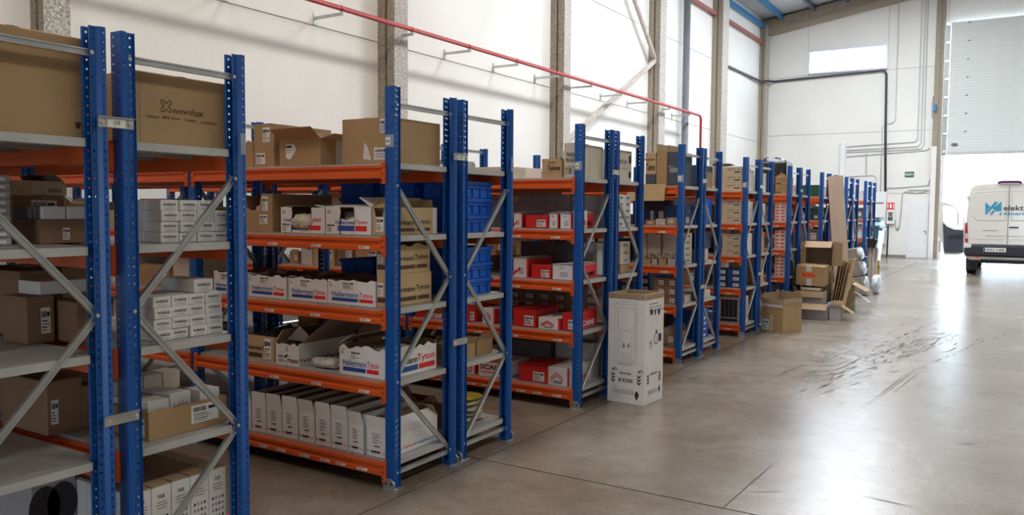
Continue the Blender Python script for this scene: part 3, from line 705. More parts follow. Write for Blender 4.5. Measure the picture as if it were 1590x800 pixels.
y0_, y1_, zt, d_, h_ = stack_ind(2, 238, 346, 462, -.10, 4, 4, (0, 1, 2, 3), 'white cartons on the middle shelf of the nearest rack', 2, .13)
q = at(304, 450, 0, -.10); indeluz(-.36, q.y, zt+.001, .25, .105, .062, 'long white carton with black name lying alone on top of the middle block')
# open tray of small cartons
e = sf(1, 1, 263, 358, 638, -.10, .36); e = (e[0], e[1], RY(1, 'C')+.16, RY(1, 'D')-.05, LV[1]+SH, .13)
b = BX('open_tray', 'open kraft tray holding white cartons on the lower shelf of the nearest rack', *e).open(kraft, inner, flaps={})
p = b.S(); p.note(b.d*.52, .03, b.d*.36, .085, 4); 
p.build('address_sticker', b.o); p = b.F(); p.note(b.w*.70, .015, b.w*.22, .08, 5); p.build('barcode_sticker', b.o)
xx = b.x1-.04
for i, (dy, dx, hh) in enumerate(((.03, .0, .155), (.16, .02, .165), (.30, -.01, .16), (.03, .15, .15), (.17, .15, .155))):
    indeluz(xx-.13-dx, b.y0+dy, b.z+.008, .12, .11, hh, ['white carton standing in the kraft tray, %s' % w for w in ('nearest corner', 'middle of the front line', 'beside the far wall of the tray', 'behind the nearest one', 'behind the middle one')][i])
# row of small plain cartons behind the tray
for i in range(4):
    b = BX('small_carton', 'plain carton %s in the row behind the kraft tray, nearest rack' % NUM[i], -.62-.005*i, -.52, RY(1, 'C')+.21+i*.105, RY(1, 'C')+.31+i*.105, LV[1]+SH, .20, 'plain cartons behind the tray').closed(cream, None)
# tall printed cartons on the bottom shelf
def far_box(x, y, z, w, d, h, label, g):
    k = ('far', round(w, 3), round(d, 3), round(h, 3))
    if k not in pm:
        m = MB(); m.box(0, w, 0, d, 0, h, white, bev=.003); me = m.mesh('box_body')
        p = Print((w, 0, 0), (0, 1, 0)); p.text('FAR', d*.32, h*.80, d*.36, h*.07, ink, .01)
        for i, ww in enumerate((.5, .62, .5)): p.rect(d*(.5-ww/2), h*(.73-i*.05), d*ww, h*.018, inkg)
        for i in range(4):
            for j in range(4): p.rect(d*(.15+i*.19), h*(.46-j*.11), d*.1, h*.05, inkg if (i+j) % 3 else ink)
        p.poly([(d*.4, h*.03), (d*.6, h*.03), (d*.5, h*.1)], ired)
        q = MB(); q.prism([(w*.5, h+.004), (w-.004, h+.002), (w-.006, h+.006), (w*.5, h+.010)], 1, .004, d-.004, inner); q.prism([(0.004, h+.006), (w*.5, h+.002), (w*.5, h+.006), (.004, h+.010)], 1, .002, d-.002, inner)
        pm[k] = (me, p.mb.mesh('printed_panel'), q.mesh('lid_flap'))
    t = thing('tall_carton', label, 'box', (x, y, z), (0, 0, 0), g)
    for n_, me in zip(('box_body', 'printed_panel', 'lid_flap'), pm[k]): ob(n_, me, t)
z0 = LV[0]+SH; ya = RY(1, 'C')+.06
for q in range(4):
    for i in range(5):
        hh = .27
        far_box(-.20-q*.115, ya+i*.101, z0, .11, .098, hh-(0 if q < 3 else .0), lab3('tall white carton on the bottom shelf of the nearest rack', i, None, q), 'tall white cartons at the bottom of the nearest rack')

# ---------------------------------------------------------------- first double row, near half, deep shadow goods
def gbox(k, li, u0, u1, vt, X, dx, m, name, label, z=None, group=None, tp=None, note=None, h=None):
    e = sf(k, li, u0, u1, vt, X, dx, z)
    if h: e = (*e[:5], h)
    b = BX(name, label, *e, group=group).closed(m, tp)
    if note:
        p = b.S(); p.note(b.d*note[0], b.h*note[1], b.d*note[2], b.h*note[3], len(label)); p.build('sticker', b.o)
    return b
b1 = gbox(1, 3, 20, 100, 303, -.62, .5, brown, 'brown_carton', 'brown carton with a white address sticker, upper shelf at the left edge', note=(.34, .55, .5, .35))
b2 = gbox(1, 3, 62, 137, 341, -.38, .2, brown, 'brown_carton', 'dark brown carton under two flat white boxes, upper shelf at the left', note=(.45, .15, .15, .5))
for i, (ua, ub) in enumerate(((66, 102), (104, 138))):
    b = gbox(1, 3, ua, ub, 324, -.38, .15, white, 'flat_box', 'flat white box lying on the dark brown carton, %s' % ('left one' if i == 0 else 'right one'), z=b2.z+b2.h+.001, h=.055)
for i in range(3): gbox(1, 3, 43+i*8, 50+i*8, 324, -.40, .12, dgrey, 'small_box', '%s small dark box left of the flat white boxes, upper shelf' % NUM[i], z=b2.z+b2.h+.001 if i else b2.z+b2.h+.001, h=.055, group='trio of small dark boxes')
b = gbox(1, 3, 68, 104, 290, -.62, .1, cream, 'small_carton', 'single small pale carton on top of the brown carton at the left', z=b1.z+b1.h+.001, h=.055)
p = b.S(); p.text('indeluz', b.d*.18, .014, b.d*.6, .022, ink, .012); p.build('printed_name', b.o)
for i in range(9):
    b = BX('flat_box', 'flat grey box in the pile at the left edge, %s from below' % NUM[i], -.62, -.36, at(17, 340, 0, -.36).y-.2, at(17, 340, 0, -.36).y, LV[3]+SH+i*.032, .03, 'pile of flat grey boxes at the left edge').closed(greycard, None)
    p = b.S(); p.rect(b.d*.4, .008, b.d*.5, .012, sticker); p.build('sticker', b.o)
b1 = gbox(1, 2, 30, 92, 422, -.70, .45, brown, 'brown_carton', 'brown carton on the middle shelf behind, at the left')
b2 = gbox(1, 2, 40, 84, 462, -.48, .2, brown, 'brown_carton', 'brown carton with a small barcode, middle shelf at the left', note=(.5, .2, .35, .55))
gbox(1, 2, 62, 140, 452, -.50, .18, white, 'flat_box', 'flat pale box lying on the barcode carton, middle shelf', z=b2.z+b2.h+.001, h=.06)
gbox(1, 2, 119, 146, 470, -.34, .26, brown, 'brown_carton', 'small brown carton next to the near double post, middle shelf')
gbox(1, 2, 95, 140, 416, -.80, .3, kraft, 'kraft_carton', 'lighter kraft carton at the back of the middle shelf, left')
gbox(1, 1, 72, 128, 594, -.55, .4, brown, 'brown_carton', 'dark brown carton with a barcode on the lower shelf, left', note=(.1, .2, .2, .45))
gbox(1, 1, 128, 150, 600, -.55, .35, brown, 'brown_carton', 'narrow brown carton on the lower shelf by the post, left')
b = gbox(1, 0, 48, 118, 745, -.5, .4, greycard, 'pierced_carton', 'grey carton with two round openings on the bottom shelf, left')
p = b.S()
for cxx in (.28, .68):
    p.poly([(b.d*cxx+.07*cos(a), b.h*.55+.10*sin(a)) for a in [2*pi*i/18 for i in range(18)]], ink)
p.build('round_opening', b.o)
# ---------------------------------------------------------------- second double row, front
SP = 'second rack'
# top shelf
e = ff(2, 'A', 4, 531, None, 186, .5, .06)
b = BX('large_carton', 'big closed brown carton on top of the second rack at the aisle end', *e).closed(kraft, tape, 0)
p = b.F(); p.note(b.w*.80, b.h*.66, b.w*.18, b.h*.30, 1); p.note(b.w*.68, b.h*.08, b.w*.3, b.h*.26, 2); p.poly([(b.w*.45, .03), (b.w*.48, .13), (b.w*.55, .10), (b.w*.62, .02)], wtape); p.build('shipping_sticker', b.o)
e = ff(2, 'A', 4, 394, 425, 199, .53, .04); e = (*e[:5], .28)
b = BX('crushed_carton', 'crushed brown carton with a raised rear edge on top of the second rack', *e).open(kraft, brown, prof={'F': [(0, .26), (.02, .285), (.10, .28), (e[1]-e[0], .272)]}, torn=('L', 'B'), flaps={'R': (-88, .08)}, jag=.02)
p = b.F(); p.note(b.w*.45, b.h*.58, b.w*.35, b.h*.34, 3); p.note(b.w*.12, b.h*.06, b.w*.45, b.h*.26, 4); p.build('shipping_sticker', b.o)
bb = b
e = ff(2, 'A', 4, 434, 480, 228, .42, .04); e = (e[0], e[1]+.10, e[2], e[3], e[4], .165)
b = BX('open_carton', 'open brown carton with flaps spread out on top of the second rack', *e).open(kraft, inner, flaps={'F': (52, .11, .0), 'R': (78, .12, .0), 'B': (4, .07), 'L': (10, .08)})
p = b.F(); p.poly([(.06, .05), (.10, .04), (.155, .10), (.14, .135), (.06, .14)], sticker); p.rect(.066, .115, .05, .015, ink, 2); p.rect(.066, .10, .06, .004, inkg, 2); p.rect(.066, .085, .05, .004, inkg, 2); p.build('torn_sticker', b.o)
p = b.S(); p.rect(b.d*.32, 0, b.d*.16, b.h, wtape); p.build('tape_strip', b.o)
e = (bb.x0-.30, bb.x0-.02, RY(2, 'A')+.05, RY(2, 'A')+.45, LV[4]+SH, .19)
b = BX('torn_carton', 'low torn brown carton beside the crushed one on the top shelf', *e).open(kraft, brown, torn=('F', 'R', 'L'), jag=.04, seed=3)
# upper shelf
e = ff(2, 'A', 3, 382, 423, 301, .55, .045); wd = e[1]-e[0]
b = BX('long_carton', 'long brown carton with a torn front opening on the upper shelf of the second rack', *e).open(kraft, brown, prof={'F': [(0, e[5]), (.005, .16), (.06, .14), (.13, .15), (.15, e[5]), (wd, e[5])]}, torn=('L',))
p = b.F(); p.note(wd-.10, e[5]*.55, .055, e[5]*.38, 7); p.note(wd-.13, e[5]*.2, .08, e[5]*.25, 8); p.build('shipping_sticker', b.o)
lump('film_bundle', 'shiny film bundle poking out of the torn long carton', 'bag', b.x0+.09, b.y0+.12, b.z+.03, .16, .18, .17, plastic, 5)
def htbox(u0, u1, vt, li, label, cut=None, torn=(), flaps={}, dep=.5, k=2, x1=None, seed=0, hfix=None, ins=.035):
    e = ff(k, 'A', li, u0, u1, vt, dep, ins)
    if x1 is not None: e = (e[0], x1, *e[2:])
    if hfix: e = (*e[:5], hfix)
    w = e[1]-e[0]; h = e[5]; prof = {}
    if cut: a, c, dd = w*cut[0], w*cut[1], h*cut[2]; prof['F'] = [(0, h), (a, h), (a+.006, h-dd*.5), (a-.004, h-dd), ((a+c)/2, h-dd-.012), (c, h-dd+.006), (c+.004, h-dd*.4), (c, h), (w, h)]
    b = BX('open_carton', label, *e).open(white, brown, prof=prof, torn=torn, flaps=flaps, seed=seed, jag=.022)
    return b
b = htbox(436, 504, 322, 3, 'white carton with a cream bag bulging from its torn front', cut=(.25, .70, .50), flaps={'B': (-80, .14), 'L': (-84, .1), 'R': (-80, .1)})
p = b.F(); w, h = b.w, b.h; p.text('Hell', w*.08, h*.44, w*.16, h*.12, iblue, .015); p.text('yton', w*.72, h*.38, w*.2, h*.22, ired, .015); p.rect(w*.25, h*.12, w*.38, h*.12, iblue); p.rect(w*.66, h*.12, w*.25, h*.18, ired); p.note(w*.03, h*.05, w*.19, h*.36, 11); p.note(w*.02, h*.6, w*.14, h*.34, 12, False); p.build('carton_print', b.o)
lump('cream_bag', 'cream bag of parts bulging out of the white carton', 'bag', b.x0+w*.48, b.y0+.045, b.z+h*.12, w*.46, .16, h*.62, bagm, 2)
b = htbox(506, 576, 321, 3, 'white carton with a square opening and grey bags inside', cut=(.32, .63, .42), flaps={'F': (-80, .1), 'B': (-70, .15), 'R': (-60, .12)})
p = b.F(); w, h = b.w, b.h; p.rect(w*.27, h*.12, w*.36, h*.19, iblue); p.rect(w*.66, h*.12, w*.25, h*.19, ired); p.text('Hellermann', w*.22, h*.36, w*.44, h*.14, iblue, .015); p.text('Tyton', w*.67, h*.34, w*.25, h*.18, ired, .015); p.note(w*.02, h*.05, w*.2, h*.35, 13); p.note(w*.02, h*.6, w*.14, h*.34, 14, False); p.build('carton_print', b.o)
lump('grey_bag', 'grey bag inside the white carton with the square opening', 'bag', b.x0+w*.5, b.y0+.12, b.z+.02, w*.6, .2, h*.72, mat('grey_bag', (.38, .37, .36), .4, 0, .2, 15, .6, 40), 3)
e = ff(2, 'A', 3, 578, None, 322, .44, .04)
b = BX('kraft_carton', 'kraft carton with a torn front and raised flaps on the upper shelf by the post', *e).open(kraft2, inner, prof={'F': [(0, e[5]), (.012, e[5]), (.03, .10), (.075, .09), (.10, .16), (e[1]-e[0], e[5])]}, flaps={'B': (5, .05), 'F': (-62, .11), 'L': (-30, .07)})
p = b.F(); p.note(.03, .02, b.w*.5, .09, 15); p.build('shipping_sticker', b.o); p = b.S(); p.text('Hellermann', .01, b.h*.36, b.d*.56, b.h*.19, ink, .02); p.text('Tyton', b.d*.60, b.h*.34, b.d*.34, b.h*.23, ink, .02); p.rect(.01, b.h*.12, b.d*.56, b.h*.12, inkb); p.rect(b.d*.63, b.h*.12, b.d*.3, b.h*.12, inkb); p.build('carton_print', b.o)
lump('film_bundle', 'cloudy film bundle in the torn kraft carton by the post', 'bag', b.x0+.07, b.y0+.10, b.z+.04, .09, .12, .16, plastic, 9)
BX('white_panel_box', 'narrow white box standing behind the kraft carton, upper shelf', -.30, -.09, b.y1+.005, b.y1+.055, b.z, b.h).closed(white, None)
# middle shelf, torn white cartons
lbs = ('leftmost torn-topped white carton with red and blue bar, middle shelf', 'second torn-topped white carton with red and blue bar, middle shelf', 'torn-topped white carton beside the kraft pair, middle shelf')
for i, (ua, ub, vt) in enumerate(((386, 444, 424), (448, 508, 428), (509, 583, 431))):
    b = htbox(ua, ub, vt, 2, lbs[i], torn=('F', 'R', 'L', 'B'), seed=i*5); p = b.F(); ht(p, b.w, b.h, 0); p.note(b.w*.30, b.h*.58, b.w*.28, b.h*.32, 20+i); p.note(b.w*.02, b.h*.5, b.w*.13, b.h*.4, 30+i, False); p.build('carton_print', b.o)
    m = MB(); m.box(.02, b.w-.02, .02, b.d-.02, .02, b.h*.72, brown); lump('parts_bag', 'dark bag filling the %s' % lbs[i], 'bag', b.x0+b.w/2, b.y0+b.d/2, b.z+.008, b.w*.72, b.d*.72, b.h*.8, dgrey, i)
for i, (ua, ub, vt) in enumerate(((332, 362, 419), (363, 384, 421))):
    b = htbox(ua, ub, vt, 2, ('torn white carton glimpsed between the nearest rack posts', 'torn white carton half hidden by the far post of the nearest rack')[i], torn=('F', 'R', 'L', 'B'), seed=40+i, dep=.45); p = b.F(); ht(p, b.w, b.h, 0); p.note(b.w*.35, b.h*.58, b.w*.4, b.h*.3, 50+i); p.build('carton_print', b.o)
z = LV[2]+SH
for i in range(2):
    x0 = at(585, 470, 1, RY(2, 'A')+.04).x
    b = BX('kraft_carton', ('lower kraft carton of the pair beside the post, middle shelf', 'upper kraft carton with a torn lid, stacked on its twin')[i], x0, -.085, RY(2, 'A')+.04, RY(2, 'A')+.47-.02*i, z, .200 if i == 0 else .185)
    b.closed(kraft2, tape) if i == 0 else b.open(kraft2, inner, torn=('R', 'F'), flaps={'L': (-80, .1), 'B': (-85, .2)})
    p = b.S(); p.text('Hellermann', .01, b.h*.42, b.d*.58, b.h*.17, ink, .02); p.text('Tyton', b.d*.62, b.h*.40, b.d*.33, b.h*.21, ink, .02); p.rect(.01, b.h*.14, b.d*.62, b.h*.13, inkb); p.rect(b.d*.67, b.h*.14, b.d*.27, b.h*.13, inkb); p.build('carton_print', b.o)
    p = b.F(); p.rect(b.w*.05, .03, b.w*.8, .03, inkb); p.note(b.w*.1, .07, b.w*.5, .08, i); p.build('carton_sticker', b.o)
    z += b.h+.001
# lower shelf
e = ff(2, 'A', 1, 384, 426, 519, .5, .05)
b = BX('kraft_carton', 'open kraft carton full of dark plastic at the left of the lower shelf, second rack', *e).open(kraft2, inner)
p = b.F(); p.text('HellermannT', -.0+b.w*.02, b.h*.42, b.w*.6, b.h*.18, ink, .02); p.rect(b.w*.05, b.h*.12, b.w*.5, b.h*.18, inkb); p.note(b.w*.62, b.h*.1, b.w*.26, b.h*.82, 6); p.build('carton_print', b.o)
lump('dark_film', 'dark plastic film heaped in the open kraft carton', 'bag', b.x0+b.w/2, b.y0+.2, b.z+.02, b.w*.8, .34, b.h*1.1, mat('dark_film', (.08, .08, .085), .3, 0, .3, 10, .8, 30), 4)
e = ff(2, 'A', 1, 428, 464, 530, .50, .04)
b = BX('open_carton', 'white carton with a gable shaped raised lid and a long brown flap, lower shelf', *e).open(white, inner, torn=('F',), flaps={'L': (-35, .1), 'B': (-30, .1)})
tp_ = mat('taupe_card', (.24, .18, .14), .7, 0, .1, 4); a_ = radians(55); m = MB(); ca, sa = cos(a_), sin(a_)
m.prism([(b.w+.001, b.h), (b.w+.001+.34*sa, b.h+.34*ca), (b.w+.001+.34*sa-.004*ca, b.h+.34*ca+.004*sa), (b.w-.003, b.h+.004)], 1, .02, b.d-.02, tp_); m.build('flap', b.o)
m = MB(); m.prism([(0, b.h-.001), (b.w, b.h-.001), (b.w*.9, b.h+.05), (b.w*.55, b.h+.10)], 1, .10, .104, white); m.build('flap', b.o)
p = b.F(); p.note(.02, .01, b.w*.45, b.h*.4, 3); p.note(b.w*.42, b.h*.4, b.w*.22, b.h*.5, 4, False); p.text('rmann', b.w*.5, b.h*.12, b.w*.48, b.h*.16, ink, .02); p.build('carton_print', b.o)
p = b.S(); p.text('Tyton', .0, b.h*.10, b.d*.32, b.h*.2, mat('dull_red_ink', (.3, .03, .03), .6), .02); p.text('Hellermann', b.d*.34, b.h*.14, b.d*.64, b.h*.18, ink, .02); p.build('side_print', b.o)
# the long flap laid open towards the right, brown side up
m = MB(); m.prism([(b.w+.01, b.h*.5), (b.w+.75, b.h*.98), (b.w+.75, b.h*.98+.004), (b.w+.01, b.h*.5+.004)], 1, .26, .53, brown); 
lump('film_bundle', 'flat clear bag of grey parts lying between the two white cartons', 'bag', b.x1+.17, b.y0+.09, b.z, .24, .14, .065, plastic, 11)
lump('film_bundle', 'second clear bag of parts leaning against the big lettered carton', 'bag', b.x1+.39, b.y0+.11, b.z, .15, .14, .085, plastic, 12)
e = ff(2, 'A', 1, 527, None, 532, .48, .035)
b = BX('open_carton', 'large torn white carton with bold lettering at the aisle end of the lower shelf', e[0], -.08, *e[2:]).open(white, brown, torn=('F', 'R', 'B', 'L'), flaps={'L': (-60, .1)}, seed=77, jag=.035)
p = b.F(); w = b.w*.86; h = b.h; ht(p, w, h, 0); p.note(w*.27, h*.5, w*.26, h*.3, 41); p.note(w*.03, h*.45, w*.16, h*.45, 42, False); p.build('carton_print', b.o)
p = b.S(); p.rect(.0, b.h*.12, b.d*.60, b.h*.17, iblue); p.rect(b.d*.62, b.h*.12, b.d*.34, b.h*.17, ired); p.text('Hellermann', .01, b.h*.36, b.d*.57, b.h*.22, ink, .02); p.text('Tyton', b.d*.585, b.h*.33, b.d*.37, b.h*.28, ired, .02); p.build('side_print', b.o)
lump('parts_bag', 'pale bag filling the large lettered white carton', 'bag', b.x0+b.w*.5, b.y0+.24, b.z+.01, b.w*.75, .4, b.h*.82, greycard, 6)
# bottom shelf: eight tall white cartons, fronts folded up
us = [(383, 389), (391, 413), (414, 437), (438, 462), (464, 488), (490, 513), (514, 540), (541, 564), (569, 600)]
vt = [624, 626, 629, 633, 638, 643, 648, 657, 664]
for i, ((ua, ub), v) in enumerate(zip(us, vt)):
    e = ff(2, 'A', 0, ua, ub, v, .5, .03); x1 = e[1] if i < 8 else -.08
    rr = random.Random(i)
    b = BX('tall_carton', ['narrow white carton half hidden behind the nearest rack post, bottom shelf'][0] if i == 0 else '%s tall white carton with its front flap up, bottom shelf, from left' % ('', 'first', 'second', 'third', 'fourth', 'fifth', 'sixth', 'seventh', 'last and rightmost')[i], e[0]+.002, x1-.002, *e[2:5], e[5]).open(white, inner if i > 2 else brown, flaps={'F': (rr.uniform(8, 22) if i in (4, 7, 8) else rr.uniform(2, 8), .085, .004), 'R': (-25 if i < 8 else -50, .07, .03), 'B': (-30, .08), 'L': (5, .05, .02)}, seed=i)
    if i == 0: continue
    p = b.F(); w, h = b.w, b.h
    for j in range(7): p.rect(w*(.30 if j % 3 else .25), h*(.82-j*.055), w*rr.uniform(.25, .42), h*.02, inkg if j % 2 else ink)
    p.rect(w*.35, h*.36, w*.3, h*.04, ink); p.rect(w*.22, h*.14, w*.45, h*.07, ink); p.rect(w*.22, h*.09, w*.3, h*.015, inkg); p.text('ha', w*.02, h*.15, w*.15, h*.07, icyan, .03); p.text('n', w*.8, h*.12, w*.12, h*.05, ired, .03); p.build('front_print', b.o)
    if i == 8: p = b.S(); s_ = b.d; p.text('Hellermann', -.0+.01, h*.14, s_*.26, h*.1, icyan, .02); p.text('Tyton', s_*.29, h*.12, s_*.24, h*.13, ired, .02); p.text('Hellerm', s_*.54, h*.14, s_*.42, h*.12, icyan, .02); p.rect(0, h*.78, s_, .002, inkg); p.build('side_print', b.o)

# second row, far half: blue bins and cartons
def bin_mesh(w, d, h):
    k = ('bin', round(w, 3), round(d, 3), round(h, 3))
    if k in pm: return pm[k]
    m = MB(); t = .012
    def wall(x0, x1, y0, y1): m.box(x0, x1, y0, y1, .0, h, binm)
    wall(t, w-t, t, t+.006); wall(t, w-t, d-t-.006, d-t); wall(t, t+.006, t, d-t); wall(w-t-.006, w-t, t, d-t); m.box(t, w-t, t, d-t, 0, .006, binm)
    r = MB()
    for z0, z1 in ((h-.022, h), (h*.60, h*.64)):
        r.box(0, w, 0, t+.006, z0, z1, binm); r.box(0, w, d-t-.006, d, z0, z1, binm); r.box(0, t+.006, t, d-t, z0, z1, binm); r.box(w-t-.006, w, t, d-t, z0, z1, binm)
    q = MB()
    for i in range(4):
        y = t+(d-2*t)*(i+.5)/4; q.box(w-t, w-.003, y-.006, y+.006, .01, h*.6, binm); q.box(.003, t, y-.006, y+.006, .01, h*.6, binm)
    for i in range(3):
        x = t+(w-2*t)*(i+.5)/3; q.box(x-.006, x+.006, .003, t, .01, h*.6, binm)
    pm[k] = (m.mesh('bin_shell'), r.mesh('rim'), q.mesh('rib')); return pm[k]
def pbin(x, y, z, w, d, h, label, g=None):
    t = thing('storage_bin', label, 'bin', (x, y, z), (0, 0, 0), g)
    for n_, me in zip(('bin_shell', 'rim', 'rib'), bin_mesh(w, d, h)): ob(n_, me, t)['kind' if n_ == 'rib' else 'piece'] = 'stuff'
yc = RY(2, 'C')
for li, names in ((3, 'upper'), (2, 'middle')):
    h = .118 if li == 3 else .112
    for j in range(3): pbin(-.44, yc+.12, LV[li]+SH+j*h, .34, .40, h-.001, '%s blue plastic bin in the aisle end stack, %s shelf, second rack' % (('lowest', 'middle', 'topmost')[j], names))
    for q in range(2):
        for j in range(2 if li == 2 else 3):
            pbin(-.83-q*.38, yc+.10, LV[li]+SH+j*h, .34, .40, h-.001, '%s blue bin, %s stack deep in the shadow, %s shelf, second rack' % (NUM[j], NUM[q], names), 'blue bins deep in the second rack, %s shelf' % names)
for j in range(3):
    x0 = -.34+j*-.0; 
for j, (ya, xa, w, hh) in enumerate(((.10, -.30, .2, .10), (.32, -.30, .2, .11), (.10, -.55, .22, .10))):
    b = BX('small_carton', 'small open kraft box, lower shelf, second rack far half, %s' % ('nearest the post', 'by the brace', 'deeper in')[j], xa, xa+w, yc+ya, yc+ya+.2, LV[1]+SH, hh).open(kraft, inner, flaps={'F': (-70, .06), 'R': (35, .06), 'B': (-60, .06)})
    p = b.F(); p.text('Relleno', b.w*.2, .035, b.w*.5, .02, brown, .01); p.build('printed_name', b.o)
for j in range(5):
    lump('wrapped_pack', '%s flat cream wrapped pack from below, bottom shelf, second rack far half' % NUM[j], 'pack', -.27, yc+.38, LV[0]+SH+j*.038, .30, .24, .034, bagm if j < 4 else yellow, 60+j, group='pile of cream packs')
for j, (xa, ya, w, d, hh, mm) in enumerate(((-.36, .08, .2, .13, .14, brown), (-.66, .08, .22, .2, .16, kraft))):
    BX('small_carton', 'open brown tray deep on the bottom shelf, %s' % ('nearer', 'farther')[j], xa, xa+w, yc+ya, yc+ya+d, LV[0]+SH, hh).open(mm, brown, flaps={'F': (40, .06), 'L': (30, .06)})
BX('teal_box', 'small teal box with two white stickers on top of the second rack far half', -.62, -.50, yc+.25, yc+.50, LV[4]+SH, .07).closed(mat('teal_card', (.02, .12, .20), .5), None)
o = C.objects['teal_box'] if 'teal_box' in C.objects else None
p = Print((.12, 0, 0), (0, 1, 0)); p.rect(.03, .015, .07, .04, sticker); p.rect(.14, .015, .07, .04, sticker); p.build('sticker', o)

# ---------------------------------------------------------------- third double row
def scame(k, li, u0, u1, vt, mf, ms, label, dep=.42, logo=0, x1=None, top=None, ins=.045, text='SCAME', lid=True, hfix=None):
    e = ff(k, 'A', li, u0, u1, vt, dep, ins)
    if x1 is not None: e = (e[0], x1, *e[2:])
    if hfix: e = (*e[:5], hfix)
    b = BX('parts_carton', label, *e); w, d, h = b.w, b.d, b.h
    m = MB(); m.box(0, w, 0, d, 0, h, mf, bev=.003)
    if ms is not mf: m.box(w-.0005, w+.0012, 0.002, d-.002, .002, h-.002, ms)
    m.build('box_body', b.o)
    p = b.F(); 
    if mf is redc: p.note(w*.5, h*.1, w*.40, h*.55, 5+u0)
    else:
        if logo == 1:
            for q in range(3): p.line((w*.12, h*(.40-q*.10)), (w*.42, h*(.72-q*.10)), .006, ired); p.line((w*.42, h*(.72-q*.10)), (w*.72, h*(.40-q*.10)), .006, ired)
            p.rect(w*.25, h*.1, w*.4, h*.16, inkg)
        else:
            p.poly([(w*.0, h*.2), (w*.16, h*.42), (w*.25, h*.36), (w*.42, h*.55), (w*.52, h*.42), (w*.3, h*.3), (w*.2, h*.22), (w*.08, h*.1)], ired) if logo == 2 else p.line((w*.3, h*.75), (w*.5, h*.85), .005, ink)
            for q in range(4): p.rect(w*.35, h*(.45-q*.09), w*.35, h*.03, inkg if q % 2 else ink)
        p.rect(w*.90, 0, w*.10, h, ired)
    p.build('front_print', b.o)
    p = b.S(); p.text(text, d*.25, h*.18, d*.66, h*.30, sticker if ms is redc else ired, .03); p.rect(d*.25, h*.08, d*.66, h*.04, inkg); p.build('side_print', b.o)
    if lid:
        m = MB(); m.prism([(-.004, h+.001), (w*.55, h+.006), (w, h+.014), (w, h+.017), (w*.55, h+.010), (-.004, h+.005)], 1, -.006, d*.9, white if mf is not redc else mf); m.build('lid_flap', b.o)
    return b
T3 = 'third rack'
scame(3, 3, 798, 811, 332, white, redc, 'white carton with a red side beside the blue post, upper shelf of the third rack', logo=2)
scame(3, 3, 816, 851, 334, redc, redc, 'bright red carton with a white label on the upper shelf of the third rack', lid=False)
scame(3, 3, 853, 867, 332, white, redc, 'slim white carton with a red stripe, first of two on the upper shelf, third rack')
scame(3, 3, 870, 888, 332, white, redc, 'white carton with a red stripe, second of two on the upper shelf, third rack')
scame(3, 3, 890, None, 327, white, white, 'white carton lettered in red behind the third rack post, upper shelf', x1=-.08, dep=.22, lid=False)
scame(3, 2, 797, 820, 405, white, redc, 'white carton with a red zigzag mark on the shelf above the middle, third rack', logo=2, hfix=.17)
b = scame(3, 2, 825, 856, 411, redc, redc, 'red carton next to the wide white one, middle shelf of the third rack', lid=False)
scame(3, 2, 858, None, 411, white, redc, 'wide white carton with a red end, middle shelf of the third rack', x1=-.08, logo=0)
scame(3, 1, 797, 832, 481, redc, redc, 'red carton with an open white lid on the lower shelf of the third rack', hfix=.16)
scame(3, 1, 836, 870, 492, white, redc, 'white carton with red chevrons on the lower shelf of the third rack', logo=1, lid=False)
scame(3, 1, 873, None, 486, redc, redc, 'red carton with white letters on its end, lower shelf of the third rack', x1=-.08, lid=False)
scame(3, 0, 806, 850, 566, redc, redc, 'red carton on the bottom shelf of the third rack, left of the chevron carton', x1=None, hfix=.15)
scame(3, 0, 851, 885, 569, white, white, 'white carton with red chevrons on the bottom shelf of the third rack', logo=1, hfix=.16, x1=-.12, lid=False)
scame(3, 1, 749, 768, 478, white, redc, 'white chevron carton seen through the second rack braces, lower shelf', logo=1, lid=False)
scame(3, 1, 722, 738, 475, redc, redc, 'red carton seen through the second rack posts, lower shelf', lid=False)
scame(3, 1, 645, 690, 476, redc, white, 'dark red carton far left on the lower shelf of the third rack', logo=0, lid=False, text='SCAME')
scame(3, 0, 722, 738, 560, white, redc, 'small white carton left of the lettered one, bottom shelf of the third rack', logo=1, lid=False, hfix=.13)
e = ff(3, 'A', 0, 742, 770, 560, .4, .05); b = BX('parts_carton', 'white carton with bold maroon lettering, bottom shelf, seen through the second rack', e[0], e[1]+.12, e[2], e[3], e[4], .14).closed(white, None)
p = b.F(); p.text('SCAME', b.w*.08, b.h*.42, b.w*.84, b.h*.34, mat('maroon_ink', (.25, .01, .03), .6), .04); p.rect(b.w*.1, b.h*.22, b.w*.7, b.h*.06, ired); p.rect(b.w*.0, 0, .01, b.h, ired); p.build('front_print', b.o)
# top shelf of the third rack
e = ff(3, 'A', 4, 842, 872, 247, .42, .05)
b = BX('kraft_tray', 'kraft tray with black lettering and a hand hole on top of the third rack', *e).open(kraft2, inner, prof={'F': [(0, e[5]*.8), (.02, e[5]), (e[1]-e[0]-.02, e[5]), (e[1]-e[0], e[5]*.9)]})
p = b.F(); p.text('Televes', b.w*.28, b.h*.38, b.w*.66, b.h*.28, ink, .03); p.poly([(b.w*.5+.045*cos(a), b.h*.80+.01*sin(a)) for a in [i*pi/5 for i in range(10)]], brown); p.rect(0, b.h*.27, b.w, .003, brown); p.build('front_print', b.o)
e = ff(3, 'A', 4, 876, None, 222, .24, .05); b = BX('fragile_carton', 'pale tall carton printed FRAGILE on top of the third rack', e[0], -.08, *e[2:]).closed(cream, None)
p = b.F(); p.text('FRAGILE', b.w*.22, b.h*.60, b.w*.74, b.h*.12, ink, .03); p.text('FRAGILE', b.w*.16, b.h*.44, b.w*.78, b.h*.12, ink, .03)
